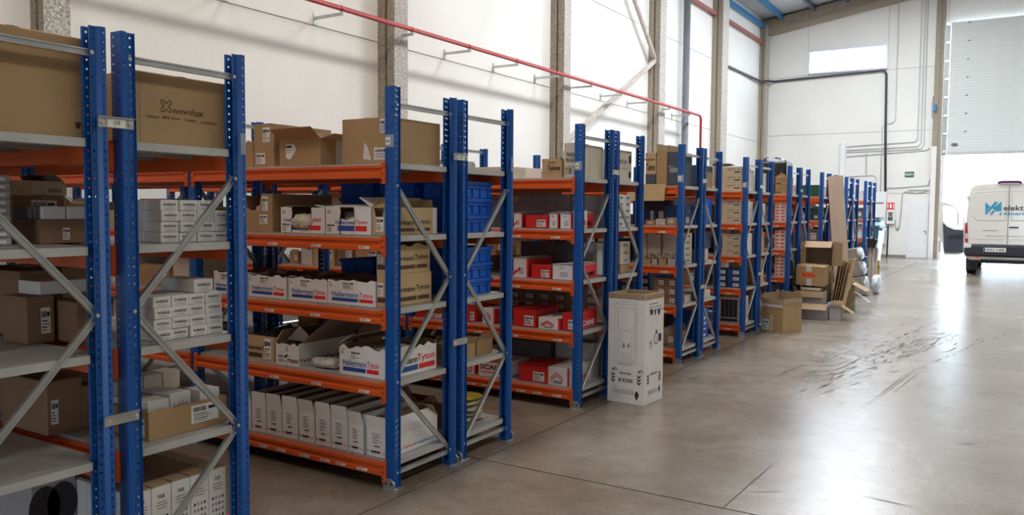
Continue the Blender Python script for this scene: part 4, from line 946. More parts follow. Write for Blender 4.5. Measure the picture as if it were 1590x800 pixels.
for i in range(3): p.loop([(b.w*(.1+.27*i), b.h*.1), (b.w*(.3+.27*i), b.h*.1), (b.w*(.3+.27*i), b.h*.32), (b.w*(.1+.27*i), b.h*.32)], .003, ink)
p.poly([(b.w*.15, b.h*.28), (b.w*.25, b.h*.28), (b.w*.21, b.h*.21), (b.w*.21, b.h*.14), (b.w*.19, b.h*.14), (b.w*.19, b.h*.21)], ink); p.rect(b.w*.43, b.h*.13, .006, b.h*.15, ink); p.rect(b.w*.50, b.h*.13, .006, b.h*.15, ink); p.build('front_print', b.o)
b2 = BX('pale_carton', 'plain pale carton behind the FRAGILE one on top of the third rack', b.x0+.005, -.08, b.y1+.004, RY(3, 'B')-.07, b.z, b.h*.98).closed(cream, None)
yc3 = RY(3, 'C'); b = BX('lamp_carton', 'pale carton with thin dark lettering on top of the third rack, far half', -.6, -.08, yc3+.07, yc3+.50, LV[4]+SH, .29).closed(cream, None)
p = b.S(); p.text('Sagelux', b.d*.06, b.h*.50, b.d*.68, b.h*.26, ink, .0); p.text('LIGHTING', b.d*.45, b.h*.38, b.d*.3, b.h*.05, inkg); p.rect(b.d*.84, b.h*.12, b.d*.13, b.h*.2, ink); p.rect(b.d*.84, b.h*.6, b.d*.13, b.h*.25, ink); p.build('side_print', b.o)
# grids of small grey or dark cartons behind the red ones
def grid(nm, label, group, x0, y0, z0, nx, nz, w, d, h, m, ny=1, skip=None, jit=.003, note_=False, seed=0, side_note=False):
    rr = random.Random(seed); bm_ = MB(); bm_.box(.0008, w-.0008, 0, d-.001, 0, h-.0008, m, bev=.0015)
    me = bm_.mesh('box_body'); me2 = None; me3 = None
    if note_ or side_note:
        p = Print((0, 0, 0), (1, 0, 0))
        if note_: p.rect(w*.45, h*.2, w*.45, h*.5, sticker); p.rect(w*.5, h*.3, w*.25, h*.12, inkg, 2); p.rect(w*.5, h*.5, w*.35, h*.06, ink, 2)
        if side_note:
            q = Print((w, 0, 0), (0, 1, 0)); q.rect(d*.25, h*.3, d*.5, h*.4, sticker if side_note is True else side_note); q.rect(d*.3, h*.4, d*.3, h*.12, inkg, 2)
            k0 = len(p.mb.v)
            p.mb.v += q.mb.v
            for f, mi_ in zip(q.mb.f, q.mb.m): p.mb.f.append([a+k0 for a in f]); p.mb.m.append(p.mb.mi(q.mb.ms[mi_]))
        me2 = p.mb.mesh('box_label')
    for r_ in range(nz):
        for c_ in range(nx):
            for q in range(ny):
                if skip and skip(c_, r_): continue
                t = thing(nm, lab3(label, c_, r_ if nz > 1 else None, q), 'box', (x0+c_*w, y0+q*d+rr.uniform(-jit, jit), z0+r_*h), (0, 0, 0), group); ob('box_body', me, t)
                if me2: ob('box_label', me2, t)
grid('small_carton', 'small grey carton, upper shelf, third rack far half', 'grey cartons on the upper shelf, third rack far half', -1.5, yc3+.05, LV[3]+SH, 7, 5, .142, .12, .062, greycard, 1, lambda c, r: r == 4 and c in (2,))
grid('small_carton', 'dark grey carton, middle shelf, third rack far half', 'dark cartons on the middle shelf, third rack far half', -1.05, yc3+.05, LV[2]+SH+.0, 5, 5, .135, .12, .058, dgrey, 1)
grid('small_carton', 'pale carton ending the dark middle shelf stack, third rack', 'pale cartons ending the dark stack', -.375, yc3+.05, LV[2]+SH, 1, 5, .16, .12, .058, white, 1)
grid('yellow_box', 'small yellow box, middle shelf, third rack', 'yellow boxes in the third rack', -1.35, yc3+.06, LV[2]+SH+.14, 2, 2, .09, .1, .05, yellow, 1, lambda c, r: r == 1 and c == 0)
BX('brown_carton', 'brown carton carrying the yellow boxes, third rack far half', -1.42, -1.12, yc3+.05, yc3+.3, LV[2]+SH, .135).closed(brown, None)
grid('small_carton', 'brown labelled carton, lower shelf, third rack far half', 'brown labelled cartons on the lower shelf, third rack far half', -1.4, yc3+.05, LV[1]+SH, 7, 4, .17, .2, .08, brown, 1, note_=True)
grid('small_carton', 'dark grey carton, bottom shelf, third rack', 'dark grey cartons, bottom shelf of the third rack', -1.15, RY(3, 'A')+.475, LV[0]+SH, 5, 4, .12, .12, .072, dgrey, 1)
grid('small_carton', 'mid grey carton by the post, bottom shelf, third rack', 'mid grey cartons by the post, bottom shelf of the third rack', -.50, RY(3, 'A')+.475, LV[0]+SH, 3, 4, .13, .12, .08, greycard, 1)
grid('small_carton', 'pale carton, bottom shelf, third rack far half', 'pale cartons at the end of the bottom shelf, third rack far half', -.42, yc3+.08, LV[0]+SH, 2, 6, .16, .22, .068, cream, 2)
grid('small_carton', 'dark flat carton, middle shelf end, third rack', 'dark flat cartons at the shelf end', -.40, RY(3, 'A')+.48, LV[2]+SH, 2, 3, .14, .07, .07, dgrey, 1)
0 and grid('flat_carton', 'flat dark carton with pale end, middle shelf, third rack', 'flat dark cartons, third rack far half', -.45, yc3+.32, LV[2]+SH, 1, 5, .3, .16, .06, dgrey, 1, side_note=True)
grid('small_carton', 'small pale carton left of the lettered tray, third rack', 'small kraft cartons left of the tray', -1.35, RY(3, 'A')+.08, LV[4]+SH, 3, 1, .19, .3, .11, cream, 1)
BX('cardboard_sheet', 'flat kraft cardboard piece lying on the top beam far inside the third rack', -1.2, -.62, yc3+.08, yc3+.10, LV[3]+SH+.28, .06).closed(kraft2, None)

# ---------------------------------------------------------------- tall white cooler carton standing in the aisle, printed upside down
q0 = at(943, 622, 2, 0); q1 = at(1000, 631, 2, 0); q2 = at(1024, 618, 2, 0)
ang = math.atan2(q1.y-q0.y, q1.x-q0.x); w = (Vector((q1.x, q1.y))-Vector((q0.x, q0.y))).length; d = .37
h = at(1000, 458, 1, q1.y).z
b = BX('cooler_carton', 'tall white open-topped carton printed upside down, standing on the floor by the third rack', 0, w, 0, d, 0, h); b.o.location = (q0.x, q0.y, .001); b.o.rotation_euler = (0, 0, ang)
b.open(white, inner, flaps={'F': (-176, .12), 'R': (-176, .12)})
p = b.F(); F_ = lambda x, z: (w*x, h*z)
def rl(pp, x0, z0, x1, z1, m=inkg, t=.002, W_=None):
    W_ = W_ or w; pp.loop([(W_*x0, h*z0), (W_*x1, h*z0), (W_*x1, h*z1), (W_*x0, h*z1)], t, m)
rl(p, .18, .37, .78, .90); rl(p, .26, .385, .74, .87); rl(p, .27, .665, .73, .86, t=.0015); rl(p, .36, .44, .64, .655); rl(p, .30, .40, .70, .665, t=.0015); rl(p, .4, .41, .62, .425)
p.loop([F_(.2, .90), F_(.26, .925), F_(.72, .925), F_(.78, .90)], .003, inkg)
for x in (.43, .56): p.poly([(w*x+.012*cos(a), h*.52+.014*sin(a)) for a in [i*pi/5 for i in range(10)]], inkg); p.rect(w*x-.004, h*.52, .008, .03, ink)
p.loop([F_(.28, .36), F_(.33, .35), F_(.63, .35), F_(.68, .36)], .003, inkg); p.loop([F_(.38, .46), F_(.62, .46), F_(.6, .44), F_(.4, .44)], .002, inkg)
for x in (.10, .80):
    for z in (.255, .225, .195):
        p.poly([F_(x, z+.02), F_(x+.05, z), F_(x+.10, z+.02), F_(x+.10, z+.002), F_(x+.05, z-.018), F_(x, z+.002)], ink)
    p.text('UP', w*x+.005, h*.29, .05, .028, ink, .02, flip=True)
p.text('FRÁGIL', w*.31, h*.255, w*.33, h*.028, ink, .02, flip=True); p.text('INOX-R', w*.28, h*.19, w*.40, h*.038, ink, .03, flip=True)
p.text('ecooler.', w*.08, h*.065, w*.64, h*.06, inkg, .0, flip=True); p.text('SPAIN', w*.12, h*.14, w*.14, h*.01, inkg, .0, flip=True)
p.poly([F_(.78, .12), F_(.74, .09), F_(.76, .06), F_(.79, .035), F_(.83, .06), F_(.86, .09), F_(.82, .12)], ink); p.build('front_print', b.o)
p = b.S(); D_ = d
for i in range(3): p.text(('AHORRA ESPACIO', 'INSTALACION FACIL', 'REFRIGERACION ELECTRONICA')[i], D_*.18, h*(.90-i*.03), D_*(.5+.14*i), h*.014, ink, .01, flip=True)
p.rect(D_*.25, h*.81, D_*.14, h*.05, ink); p.poly([(D_*.5, h*.79), (D_*.56, h*.83), (D_*.52, h*.86), (D_*.46, h*.83)], ink); p.poly([(D_*(.72+.07*cos(a)), h*(.825+.03*sin(a))) for a in [i*.9 for i in range(7)]], ink)
p.loop([(D_*(.60+.12*cos(a)), h*(.585+.05*sin(a))) for a in [i*pi/8 for i in range(16)]], .009, ink); p.rect(D_*.74, h*.55, D_*.14, h*.07, ink); p.rect(D_*.56, h*.64, D_*.08, h*.02, ink); p.rect(D_*.585, h*.57, .006, h*.04, ink)
p.loop([(D_*(.28+.08*cos(a)), h*(.54+.035*sin(a))) for a in [i*pi/6-2 for i in range(8)]], .004, ink); p.text('LITROS', D_*.2, h*.55, D_*.18, h*.012, ink, .01, flip=True)
for x in (.12, .76):
    for z in (.255, .225, .195): p.poly([(D_*x, h*(z+.02)), (D_*(x+.06), h*z), (D_*(x+.12), h*(z+.02)), (D_*(x+.12), h*(z+.002)), (D_*(x+.06), h*(z-.018)), (D_*x, h*(z+.002))], ink)
p.text('FRÁGIL', D_*.3, h*.25, D_*.36, h*.028, ink, .02, flip=True); p.text('ecooler.', D_*.15, h*.065, D_*.5, h*.06, inkg, .0, flip=True); p.poly([(D_*.74, h*.10), (D_*.80, h*.07), (D_*.86, h*.10), (D_*.80, h*.15)], ink); p.build('side_print', b.o)
palegrey = mat('pale_grey_card', (.50, .48, .45), .65, 0, .07, 6)
grid('small_carton', 'pale grey carton, upper shelf, third rack', 'pale grey cartons on the upper shelf, third rack far half', -.50, yc3+.08, LV[3]+SH, 3, 5, .138, .12, .060, palegrey, 1)
grid('small_carton', 'white end carton, upper shelf, third rack', 'white end cartons on the upper shelf, third rack far half', -.26, yc3+.22, LV[3]+SH, 1, 5, .17, .15, .062, white, 2, side_note=inkg)
grid('cream_carton', 'cream end carton, middle shelf, third rack', 'cream end cartons on the middle shelf, third rack far half', -.09-.24, yc3+.30, LV[2]+SH+.085, 1, 3, .24, .22, .072, cream, 1, side_note=inkg)
for i in range(2): BX('small_carton', '%s small kraft box under the cream cartons, middle shelf, third rack' % ('left', 'right')[i], -.30, -.09, yc3+.30+i*.112, yc3+.405+i*.112, LV[2]+SH, .08).closed(kraft, None)
# ---------------------------------------------------------------- fourth double row
def fbox(k, li, u0, u1, vt, m, label, dep=.42, x1=None, half='A', ins=.05, name='carton', tp=None, note=None, hfix=None, group=None, z=None):
    e = ff(k, half, li, u0, u1, vt, dep, ins, z)
    if x1 is not None: e = (e[0], x1, *e[2:])
    if hfix: e = (*e[:5], hfix)
    b = BX(name, label, *e, group=group).closed(m, tp)
    if note: p = b.F(); p.note(b.w*note[0], b.h*note[1], b.w*note[2], b.h*note[3], len(label)); p.build('sticker', b.o)
    return b
e = ff(4, 'A', 4, 1003, 1019, 238, .42, .05)
b = BX('kraft_tray', 'kraft tray with black lettering on top of the fourth rack', *e).open(kraft2, inner, prof={'F': [(0, e[5]*.8), (.02, e[5]), (e[1]-e[0]-.02, e[5]), (e[1]-e[0], e[5]*.9)]})
p = b.F(); p.rect(0, 0, b.w, b.h*.36, slate); p.text('Televes', .01, b.h*.46, b.w*.82, b.h*.22, ink, .03); p.poly([(b.w*.4+.07*cos(a), b.h*.80+.012*sin(a)) for a in [i*pi/5 for i in range(10)]], brown); p.build('front_print', b.o)
e = ff(4, 'A', 4, 1020, 1036, 234, .42, .04)
b = BX('open_carton', 'kraft carton with its front flap hanging over the top beam, fourth rack', *e).open(kraft, inner, flaps={'L': (10, .08), 'R': (5, .06)})
e = ff(4, 'A', 4, 1037, None, 236, .42, .05); b = BX('lettered_carton', 'dark grey blue carton with pale lettering on top of the fourth rack', e[0], -.08, *e[2:]).closed(slate, kraft2)
p = b.F(); p.text('Televes', b.w*.10, b.h*.38, b.w*.86, b.h*.22, greycard, .03); p.build('front_print', b.o); p = b.S(); p.rect(b.d*.05, 0, b.d*.45, b.h*.75, kraft, 1); p.text('Televes', b.d*.15, b.h*.2, b.d*.25, b.h*.16, inkg, .02, 2); p.build('side_print', b.o)
yc4 = RY(4, 'C'); b = BX('lettered_carton', 'kraft sided carton with a dark band on top of the fourth rack far half', -.55, -.08, yc4+.05, yc4+.5, LV[4]+SH, .26).closed(slate, None); p = b.S(); p.rect(0, 0, b.d, b.h*.72, kraft, 1); p.line((b.d*.3, .03), (b.d*.6, .15), .006, brown, 2); p.build('side_print', b.o)
a0 = at(1003, 286, 1, RY(4, 'A')-.06); a1 = at(1032, 312, 1, RY(4, 'A')-.06)
m = MB(); m.prism([(RY(4, 'A')-.045, a0.z), (RY(4, 'A')-.04, a0.z), (RY(4, 'A')-.075, a1.z), (RY(4, 'A')-.08, a1.z)], 0, at(974, 300, 1, RY(4, 'A')-.06).x, a1.x, kraft2); tag(m.build('hanging_flap'), 'wide kraft cardboard sheet hanging down over the top beam of the fourth rack', 'cardboard')
fbox(4, 3, 1002, 1017, 342, kraft, 'small kraft carton at the left of the trio, upper shelf, fourth rack', dep=.2, note=(.3, .3, .4, .4))
fbox(4, 3, 1018, 1033, 340, cream, 'small cream carton with an orange band between two kraft ones, fourth rack', dep=.2, note=(.4, .2, .5, .5))
fbox(4, 3, 1035, 1049, 338, kraft, 'small kraft carton at the right of the trio, upper shelf of the fourth rack', dep=.2, note=(.2, .3, .5, .5))
b = fbox(4, 3, 1000, 1020, 327, navy, 'blue tape-bound carton behind the kraft trio, upper shelf of the fourth rack', dep=.3, ins=.27); p = b.F(); p.rect(b.w*.5, 0, b.w*.25, b.h, wtape); p.build('tape_band', b.o)
fbox(4, 3, 1022, 1030, 328, cream, 'pale carton squeezed between blue ones on the upper shelf, fourth rack', dep=.3, ins=.27)
b = fbox(4, 3, 1032, None, 319, navy, 'large dark blue carton at the aisle end of the upper shelf, fourth rack', dep=.3, ins=.27, x1=-.08); p = b.S(); p.note(b.d*.1, b.h*.1, b.d*.35, b.h*.3, 3); p.line((b.d*.3, b.h*.6), (b.d*.45, b.h*.8), .01, greycard); p.line((b.d*.45, b.h*.8), (b.d*.5, b.h*.6), .01, greycard); p.build('side_print', b.o)
BX('carton', 'white carton on the upper shelf of the fourth rack far half', -.4, -.08, yc4+.05, yc4+.24, LV[3]+SH, .30).closed(white, None)
BX('carton', 'bright blue carton beside the white one, fourth rack far half', -.4, -.08, yc4+.25, yc4+.50, LV[3]+SH, .31).closed(binm, None)
for i, (ua, ub) in enumerate(((998, 1005), (1006, 1026))): fbox(4, 2, ua, ub, 363, cream, 'tall pale carton %s, middle shelf, fourth rack' % ('half hidden by the post', 'beside the cream stack')[i], dep=.4, ins=.2)
e = ff(4, 'A', 2, 1029, 1053, 362, .3, .22); grid('carton', 'cream carton in the stack, middle shelf, fourth rack', 'cream cartons on the middle shelf, fourth rack', e[0], e[2], e[4], 1, 5, -.08-e[0], .3, e[5]/5, cream, 1, side_note=inkg)
for i, (ua, ub) in enumerate(((1000, 1010), (1012, 1020), (1023, 1034), (1037, 1049))):
    e = ff(4, 'A', 2, ua, ub, 402, .14, .04); BX('parts_tray', '%s small open tray in front of the stack, middle shelf, fourth rack' % NUM[i], *e).open(greycard if i in (1, 3) else kraft, inner, flaps={'R': (-10, .05), 'B': (0, .06), 'L': (40, .04)})
for i in range(2): e = ff(4, 'A', 2, 1057, 1057, 0, .1)
0 and grid('carton', 'grey carton at the aisle end, middle shelf, fourth rack', 'grey cartons at the end, middle shelf, fourth rack', -.36, RY(4, 'A')+.09, LV[2]+SH, 1, 5, .29, .20, .072, greycard, 2, side_note=inkg)
BX('carton', 'black wrapped carton on the middle shelf of the fourth rack far half', -.45, -.08, yc4+.07, yc4+.5, LV[2]+SH+.15, .2).closed(slate, None)
for i in range(2): BX('carton', '%s cream carton below the black wrapped one, fourth rack far half' % ('lower', 'upper')[i], -.45, -.08, yc4+.07, yc4+.4, LV[2]+SH+i*.074, .073).closed(cream, None)
grid('carton', 'brown labelled carton, lower shelf, fourth rack', 'brown labelled cartons on the lower shelf, fourth rack', -.348, RY(4, 'A')+.05, LV[1]+SH, 2, 3, .13, .25, .098, brown, 1, note_=True)
grid('blue_box', 'blue box, lower shelf, fourth rack', 'blue boxes on the lower shelf, fourth rack', -.95, RY(4, 'A')+.32, LV[1]+SH, 2, 4, .22, .2, .09, navy, 1, note_=True)
grid('carton', 'flat pale box, lower shelf end, fourth rack', 'flat pale boxes by the fourth rack post', -.35, RY(4, 'A')+.32, LV[1]+SH, 1, 2, .27, .10, .04, cream, 2)
grid('carton', 'flat pale box, lower shelf, fourth rack far half', 'flat pale boxes in the fourth rack far half', -.35, yc4+.08, LV[1]+SH, 1, 2, .28, .2, .045, cream, 2, side_note=sticker)
e = ff(4, 'A', 0, 1026, 1050, 516, .35, .05); b = BX('open_carton', 'open brown carton with arrows on the bottom shelf of the fourth rack', e[0], -.09, *e[2:5], .16).open(brown, inner, flaps={'B': (-5, .08), 'L': (0, .05)})
p = b.F(); p.note(b.w*.55, b.h*.4, b.w*.35, b.h*.4, 2)
for i in range(4): p.rect(b.w*(.12+.1*i), b.h*.15, .012, .02, ink)
p.build('front_print', b.o)
grid('blue_case', 'blue case, bottom shelf, fourth rack', 'blue cases on the bottom shelf, fourth rack', -1.05, RY(4, 'A')+.33, LV[0]+SH, 2, 4, .3, .2, .085, navy, 1)
grid('blue_case', 'blue case with white end, bottom shelf, fourth rack far half', 'blue cases with white ends, fourth rack far half', -.42, yc4+.08, LV[0]+SH, 1, 5, .34, .38, .068, binm, 1, side_note=sticker)

# ---------------------------------------------------------------- fifth double row
def stackf(k, li, u0, u1, vt, n, m, base, note=True, ins=.05, dep=.42, x1=None, group=None):
    e = ff(k, 'A', li, u0, u1, vt, dep, ins); xr = e[1] if x1 is None else x1
    for i in range(n):
        h = e[5]/n; b = BX('carton', '%s, %s from the bottom' % (base, NUM[i]), e[0]+.004*(i % 2), xr, e[2], e[3], e[4]+i*h, h-.001, group).closed(m, None)
        if note:
            p = b.F(); w = b.w; p.rect(w*.28, h*.6, w*.4, h*.12, inkg); p.rect(w*.62, h*.25, w*.3, h*.14, ink); p.rect(w*.30, h*.40, w*.2, h*.06, inkg); p.poly([(w*.78, h*.62), (w*.84, h*.55), (w*.95, h*.75), (w*.84, h*.65)], ink); p.build('front_print', b.o)
cream2 = mat('straw_card', (.60, .50, .34), .65, 0, .08, 6)
for li, vt, n in ((4, 259, 3), (3, 310, 3), (2, 363, 3)): stackf(5, li, 1121, 1154, vt, n, cream2, 'wide cream carton on %s shelf of the fifth rack' % ('the middle', 'the upper', 'the top')[li-2], x1=-.10)
lump('film_bag', 'black film lying on the cream cartons on top of the fifth rack', 'bag', -.40, RY(5, 'A')+.2, LV[4]+SH+.012+at(1121, 259, 1, RY(5, 'A')+.05).z-LV[4]-SH, .3, .2, .04, black, 3)
for i in range(2):
    grid('blue_box', 'blue labelled box, lower shelf, fifth rack, %s stack' % ('left', 'right')[i], 'blue boxes on the lower shelf, fifth rack', -.085-.182*(2-i)-.008*(1-i), RY(5, 'A')+.05, LV[1]+SH, 1, 3, .18, .25, .085, navy, 1, note_=True)
e = ff(5, 'A', 0, 1118, 1152, 461, .4, .06); b = BX('glass_panel_crate', 'pale crate of black glass panels on the bottom shelf of the fifth rack', *e).closed(cream, None)
m = MB()
for i in range(4): m.box(b.w*(.06+.21*i), b.w*(.06+.21*i)+b.w*.19, -.012, -.001, b.h*.22, b.h*.92, black, bev=.004)
m.box(b.w*.05, b.w*.9, -.012, -.001, b.h*.06, b.h*.18, black); m.build('glass_panel', b.o)
yc5 = RY(5, 'C')
for li, m1 in ((4, 1), (3, 1), (2, 1)):
    for i in range(3): BX('carton', 'white ended carton at the aisle end of %s shelf, fifth rack, %s layer' % (('the middle', 'the upper', 'the top')[li-2], NUM[i]), -.095, -.08, RY(5, 'A')+.09, RY(5, 'B')-.08, LV[li]+SH+i*.098, .096).closed(white, None)
BX('carton', 'kraft carton tucked at the bottom shelf end of the fifth rack', -.11, -.08, RY(5, 'A')+.1, RY(5, 'B')-.1, LV[0]+SH, .28).closed(kraft2, None) if False else None
for li in (4, 3):
    for i in range(3): b = BX('carton', 'red edged white carton, %s layer, %s shelf, fifth rack far half' % (NUM[i], 'top' if li == 4 else 'upper'), -.35, -.08, yc5+.06, yc5+.5, LV[li]+SH+i*.092, .09).closed(white, None); p = b.S(); p.rect(0, 0, b.d*.12, b.h, ired); p.build('edge_band', b.o)
bw = BX('wrapped_load', 'tall load wrapped in black film on top of the sixth rack far half', at(1176, 250, 1, RY(6, 'C')+.07).x, at(1221, 250, 1, RY(6, 'C')+.07).x, RY(6, 'C')+.07, RY(6, 'C')+.55, LV[4]+SH, at(1190, 245, 1, RY(6, 'C')+.07).z-LV[4]-SH)
m = MB(); m.box(0, bw.w, 0, .46, 0, bw.h*.9, black, bev=.03); m.build('load_block', bw.o)
lump('film_wrap', '', 'x', bw.w/2, .23, bw.h*.45, bw.w*1.02, .46, bw.h*.55, mat('black_film', (.03, .03, .04), .25, 0, .2, 8, .9, 20), 21, parent=bw.o)
e = BX('marked_carton', 'kraft carton with red writing on the middle shelf of the fifth rack far half', -.4, -.08, yc5+.06, yc5+.5, LV[2]+SH, .30).closed(kraft2, None); p = e.S()
for i in range(3): p.line((e.d*.2, .05+i*.08), (e.d*.7, .09+i*.08), .008, ired)
p.build('red_marks', e.o)
e = BX('marked_carton', 'tall kraft carton with red writing on the lower shelf of the fifth rack far half', -.4, -.08, yc5+.06, yc5+.5, LV[1]+SH, .33).closed(kraft2, None); p = e.S(); p.line((.1, .05), (.15, .28), .01, ired); p.line((.2, .08), (.24, .25), .01, ired); p.build('red_marks', e.o)
BX('carton', 'kraft carton on the bottom shelf of the fifth rack far half', -.5, -.08, yc5+.06, yc5+.45, LV[0]+SH, .3).closed(kraft, None)

# ---------------------------------------------------------------- sixth double row
e = ff(6, 'A', 4, 1204, 1223, 288, .4, .05)
for i in range(2):
    b = BX('kraft_carton', '%s kraft carton of the pair on top of the sixth rack' % ('lower', 'upper, peaked')[i], e[0], e[1], e[2], e[3], e[4]+i*.14, .138).closed(kraft, tape); p = b.F(); p.rect(b.w*.1, b.h*.15, b.w*.35, b.h*.15, inkb); 
    for j in range(4): p.line((b.w*(.15+.2*j), b.h*.5), (b.w*(.25+.2*j), b.h*.8), .006, inkb)
    p.build('front_print', b.o)
m = MB(); m.prism([(e[0], e[4]+.279), (e[1], e[4]+.279), (e[1]-.12, e[4]+.36), (e[0]+.1, e[4]+.36)], 1, e[2]+.02, e[2]+.03, kraft); m.build('flap', None).parent = None
tag(C.objects['flap'] if C.objects['flap'].parent is None else [o for o in C.objects if o.name.startswith('flap') and o.parent is None][0], 'pointed cardboard lid standing on the upper peaked carton, sixth rack', 'cardboard')
orc = mat('orange_label_card', (.62, .13, .06), .5)
for li, n in ((3, 6), (2, 5), (1, 6)):
    e = ff(6, 'A', li, 1203, 1223, {3: 324, 2: 362, 1: 402}[li], .3, .05); w = (e[1]-e[0])/2; h = (.30 if li != 1 else .34)/n
    for c_ in range(2):
        for r_ in range(n):
            b = BX('labelled_box', 'white box with an orange label, %s column, %s layer, %s shelf, sixth rack' % (NUM[c_], NUM[r_], ('lower', 'middle', 'upper')[li-1]), e[0]+c_*w, e[0]+(c_+1)*w-.003, e[2], e[3], e[4]+r_*h, h-.002, 'orange labelled boxes of the sixth rack').closed(white, None)
            p = b.F(); p.rect(b.w*.1, b.h*.2, b.w*.7, b.h*.6, orc); p.build('orange_label', b.o)
for i in range(2): fbox(6, 0, (1204, 1214)[i], (1213, 1223)[i], 438, navy, '%s blue box with a white note on the bottom shelf, sixth rack' % ('left', 'right')[i], note=(.2, .3, .5, .4))
yc6 = RY(6, 'C')
# generic deeper and farther goods --------------------------------------------------------------
cols = [kraft, kraft2, brown, white, cream, greycard, dgrey, navy]
cn = {'kraft_card': 'kraft', 'pale_kraft_card': 'pale kraft', 'brown_card': 'brown', 'white_print_card': 'white', 'cream_card': 'cream', 'grey_card': 'grey', 'dark_grey_card': 'dark grey', 'navy_card': 'navy blue'}
TIER = ['bottom', 'lower', 'middle', 'upper', 'top']
SKIP = {3100, 3101, 3102, 3103, 3104, 3200, 3201, 3202, 3203, 3204, 3254, 3300, 3301, 3302, 3303, 3304, 3400, 3401, 3402, 3403, 3404, 3405, 3406, 3451, 3453, 4400, 4401, 4402, 4403, 4404, 4500, 4501, 4502, 4503, 4504, 4601, 4602, 4603, 4604, 4652, 4702, 4703, 4704, 4800, 4801, 4802, 4803, 4804, 6301, 6503, 6602, 6603, 6604, 6605, 6606, 9303, 9401, 9403, 9404, 9450, 9451, 9454, 9500, 9600, 9601, 9701, 9702, 9703, 9704, 9705, 11804, 11900, 11901, 11902, 11903, 11904, 11950, 12000, 12001, 12002, 12003, 12004, 12050, 12054, 12100, 12101, 12102, 12103, 12104, 12105, 12155, 12201, 12202, 12203, 12204, 12400, 12401, 12402, 12403, 12404, 12452, 12500, 12501, 12502, 12503, 12504, 12550, 12553, 12603, 12604, 12700, 12702, 12704, 12800, 12802, 12803, 12804, 15500, 15500, 15501, 15501, 15502, 15502, 15503, 15503, 15504, 15504, 15600, 15600, 15601, 15601, 15602, 15602, 15603, 15603, 15604, 15604, 15653, 15701, 15702, 15702, 15703, 15703, 15801, 15801, 15802, 15802, 15803, 15803, 15804, 15804, 15805, 15805, 15900, 15900, 15901, 15901, 15902, 15902, 15903, 15903, 15904, 15904, 15905, 15905, 40101, 40200, 40250, 41100, 41101, 41102, 41103, 41104, 41200, 41201, 41202, 41400, 41401, 41402, 41502, 41503, 41600, 41602, 41603, 41703, 41801, 41802, 41803, 41900, 42002, 42003, 42101, 42102, 42103, 42153, 42202, 42203, 42302, 42400, 42401, 42402, 42500, 42502, 42602, 42603, 42702, 42752, 42801, 42802, 42803, 43000, 43001, 43002, 43102, 43103, 43104, 43203, 43204, 43303, 43304, 43403, 54901, 54902, 54903, 54904, 55000, 55003, 55004, 55101, 55103, 55104, 55151, 55204, 55302, 55303, 55304, 55600, 55601, 55602, 55603, 55604, 55650, 55700, 55701, 55702, 55703, 55704, 55750, 55801, 55900, 55901, 55903, 55904, 55905, 56000, 56001, 56002, 56003, 56004, 56300, 56301, 56302, 56303, 56304, 56351, 56400, 56401, 56402, 56403, 56404, 56453, 56501, 56502, 56503, 56505, 56506, 56555, 56601, 56602, 56603, 56604, 56701, 56702, 56703, 56704, 56705, 64900, 64902, 64903, 64904, 64950, 65000, 65001, 65002, 65003, 65004, 65005, 65054, 65101, 65102, 65105, 65152, 65202, 65203, 65204, 65205, 65301, 65302, 65303, 65304, 65305, 65600, 65601, 65602, 65603, 65604, 65653, 65654, 65700, 65701, 65702, 65703, 65704, 65801, 65803, 65804, 65805, 65851, 65901, 65903, 65904, 66001, 66002, 66003, 66004, 66005, 66300, 66301, 66302, 66303, 66304, 66401, 66402, 66403, 66404, 66451, 66501, 66502, 66503, 66504, 66505, 66600, 66601, 66602, 66603, 66604, 66605, 66653, 66700, 66701, 66702, 66703, 66704, 66705}
def drop(o):
    for c in list(o.children): drop(c)
    bpy.data.objects.remove(o)
def fill(k, half, li, xa, xb, seed, pal=None, hmax=.33, ya=.06, yb=.52, where=''):
    rr = random.Random(seed); x = xa; n = 0; pal = pal or cols
    while x > xb+.12:
        w = min(rr.uniform(.16, .42), x-xb); h = rr.uniform(.10, hmax); m = rr.choice(pal); d = rr.uniform(.25, yb-ya); c_ = cn.get(m.name, 'plain')
        lb = '%s carton %s from the aisle, %s shelf, %s rack %s half%s' % (c_, NUM[min(n, 11)], TIER[li], ORD[k-1], 'near' if half == 'A' else 'far', where)
        y0_ = RY(k, half)+ya+rr.uniform(0, .03)
        b = BX('carton', lb, x-w+.004, x, y0_, RY(k, half)+ya+d, LV[li]+SH, h); b0 = b; b0.o['fid'] = seed*100+n
        opn = rr.random() < .22 and li < 4
        if opn: b.open(m, inner, flaps={'F': (rr.choice((-60, -50, 158)), h*.3), 'B': (-50, h*.2)})
        else: b.closed(m, tape if m in (kraft, kraft2, brown) else None)
        if rr.random() < .7: p = b.F(); p.note(w*.55, h*.3, w*.35, h*.45, seed+n); p.build('sticker', b.o)
        if li < 4 and h < .16 and rr.random() < .7 and not opn:
            m2 = rr.choice(pal); b = BX('carton', '%s carton stacked on carton %s, %s shelf, %s rack %s half%s' % (cn.get(m2.name, 'plain'), NUM[min(n, 11)], TIER[li], ORD[k-1], 'near' if half == 'A' else 'far', where), x-w+.01, x-.006, b.y0+.005, b.y1-.01, b.z+h+.001, h*.9).closed(m2, None)
            b.o['fid'] = seed*100+n+50
            if b.o['fid'] in SKIP: drop(b.o)
        if seed*100+n in SKIP: drop(b0.o)
        x -= w+rr.uniform(.004, .04); n += 1
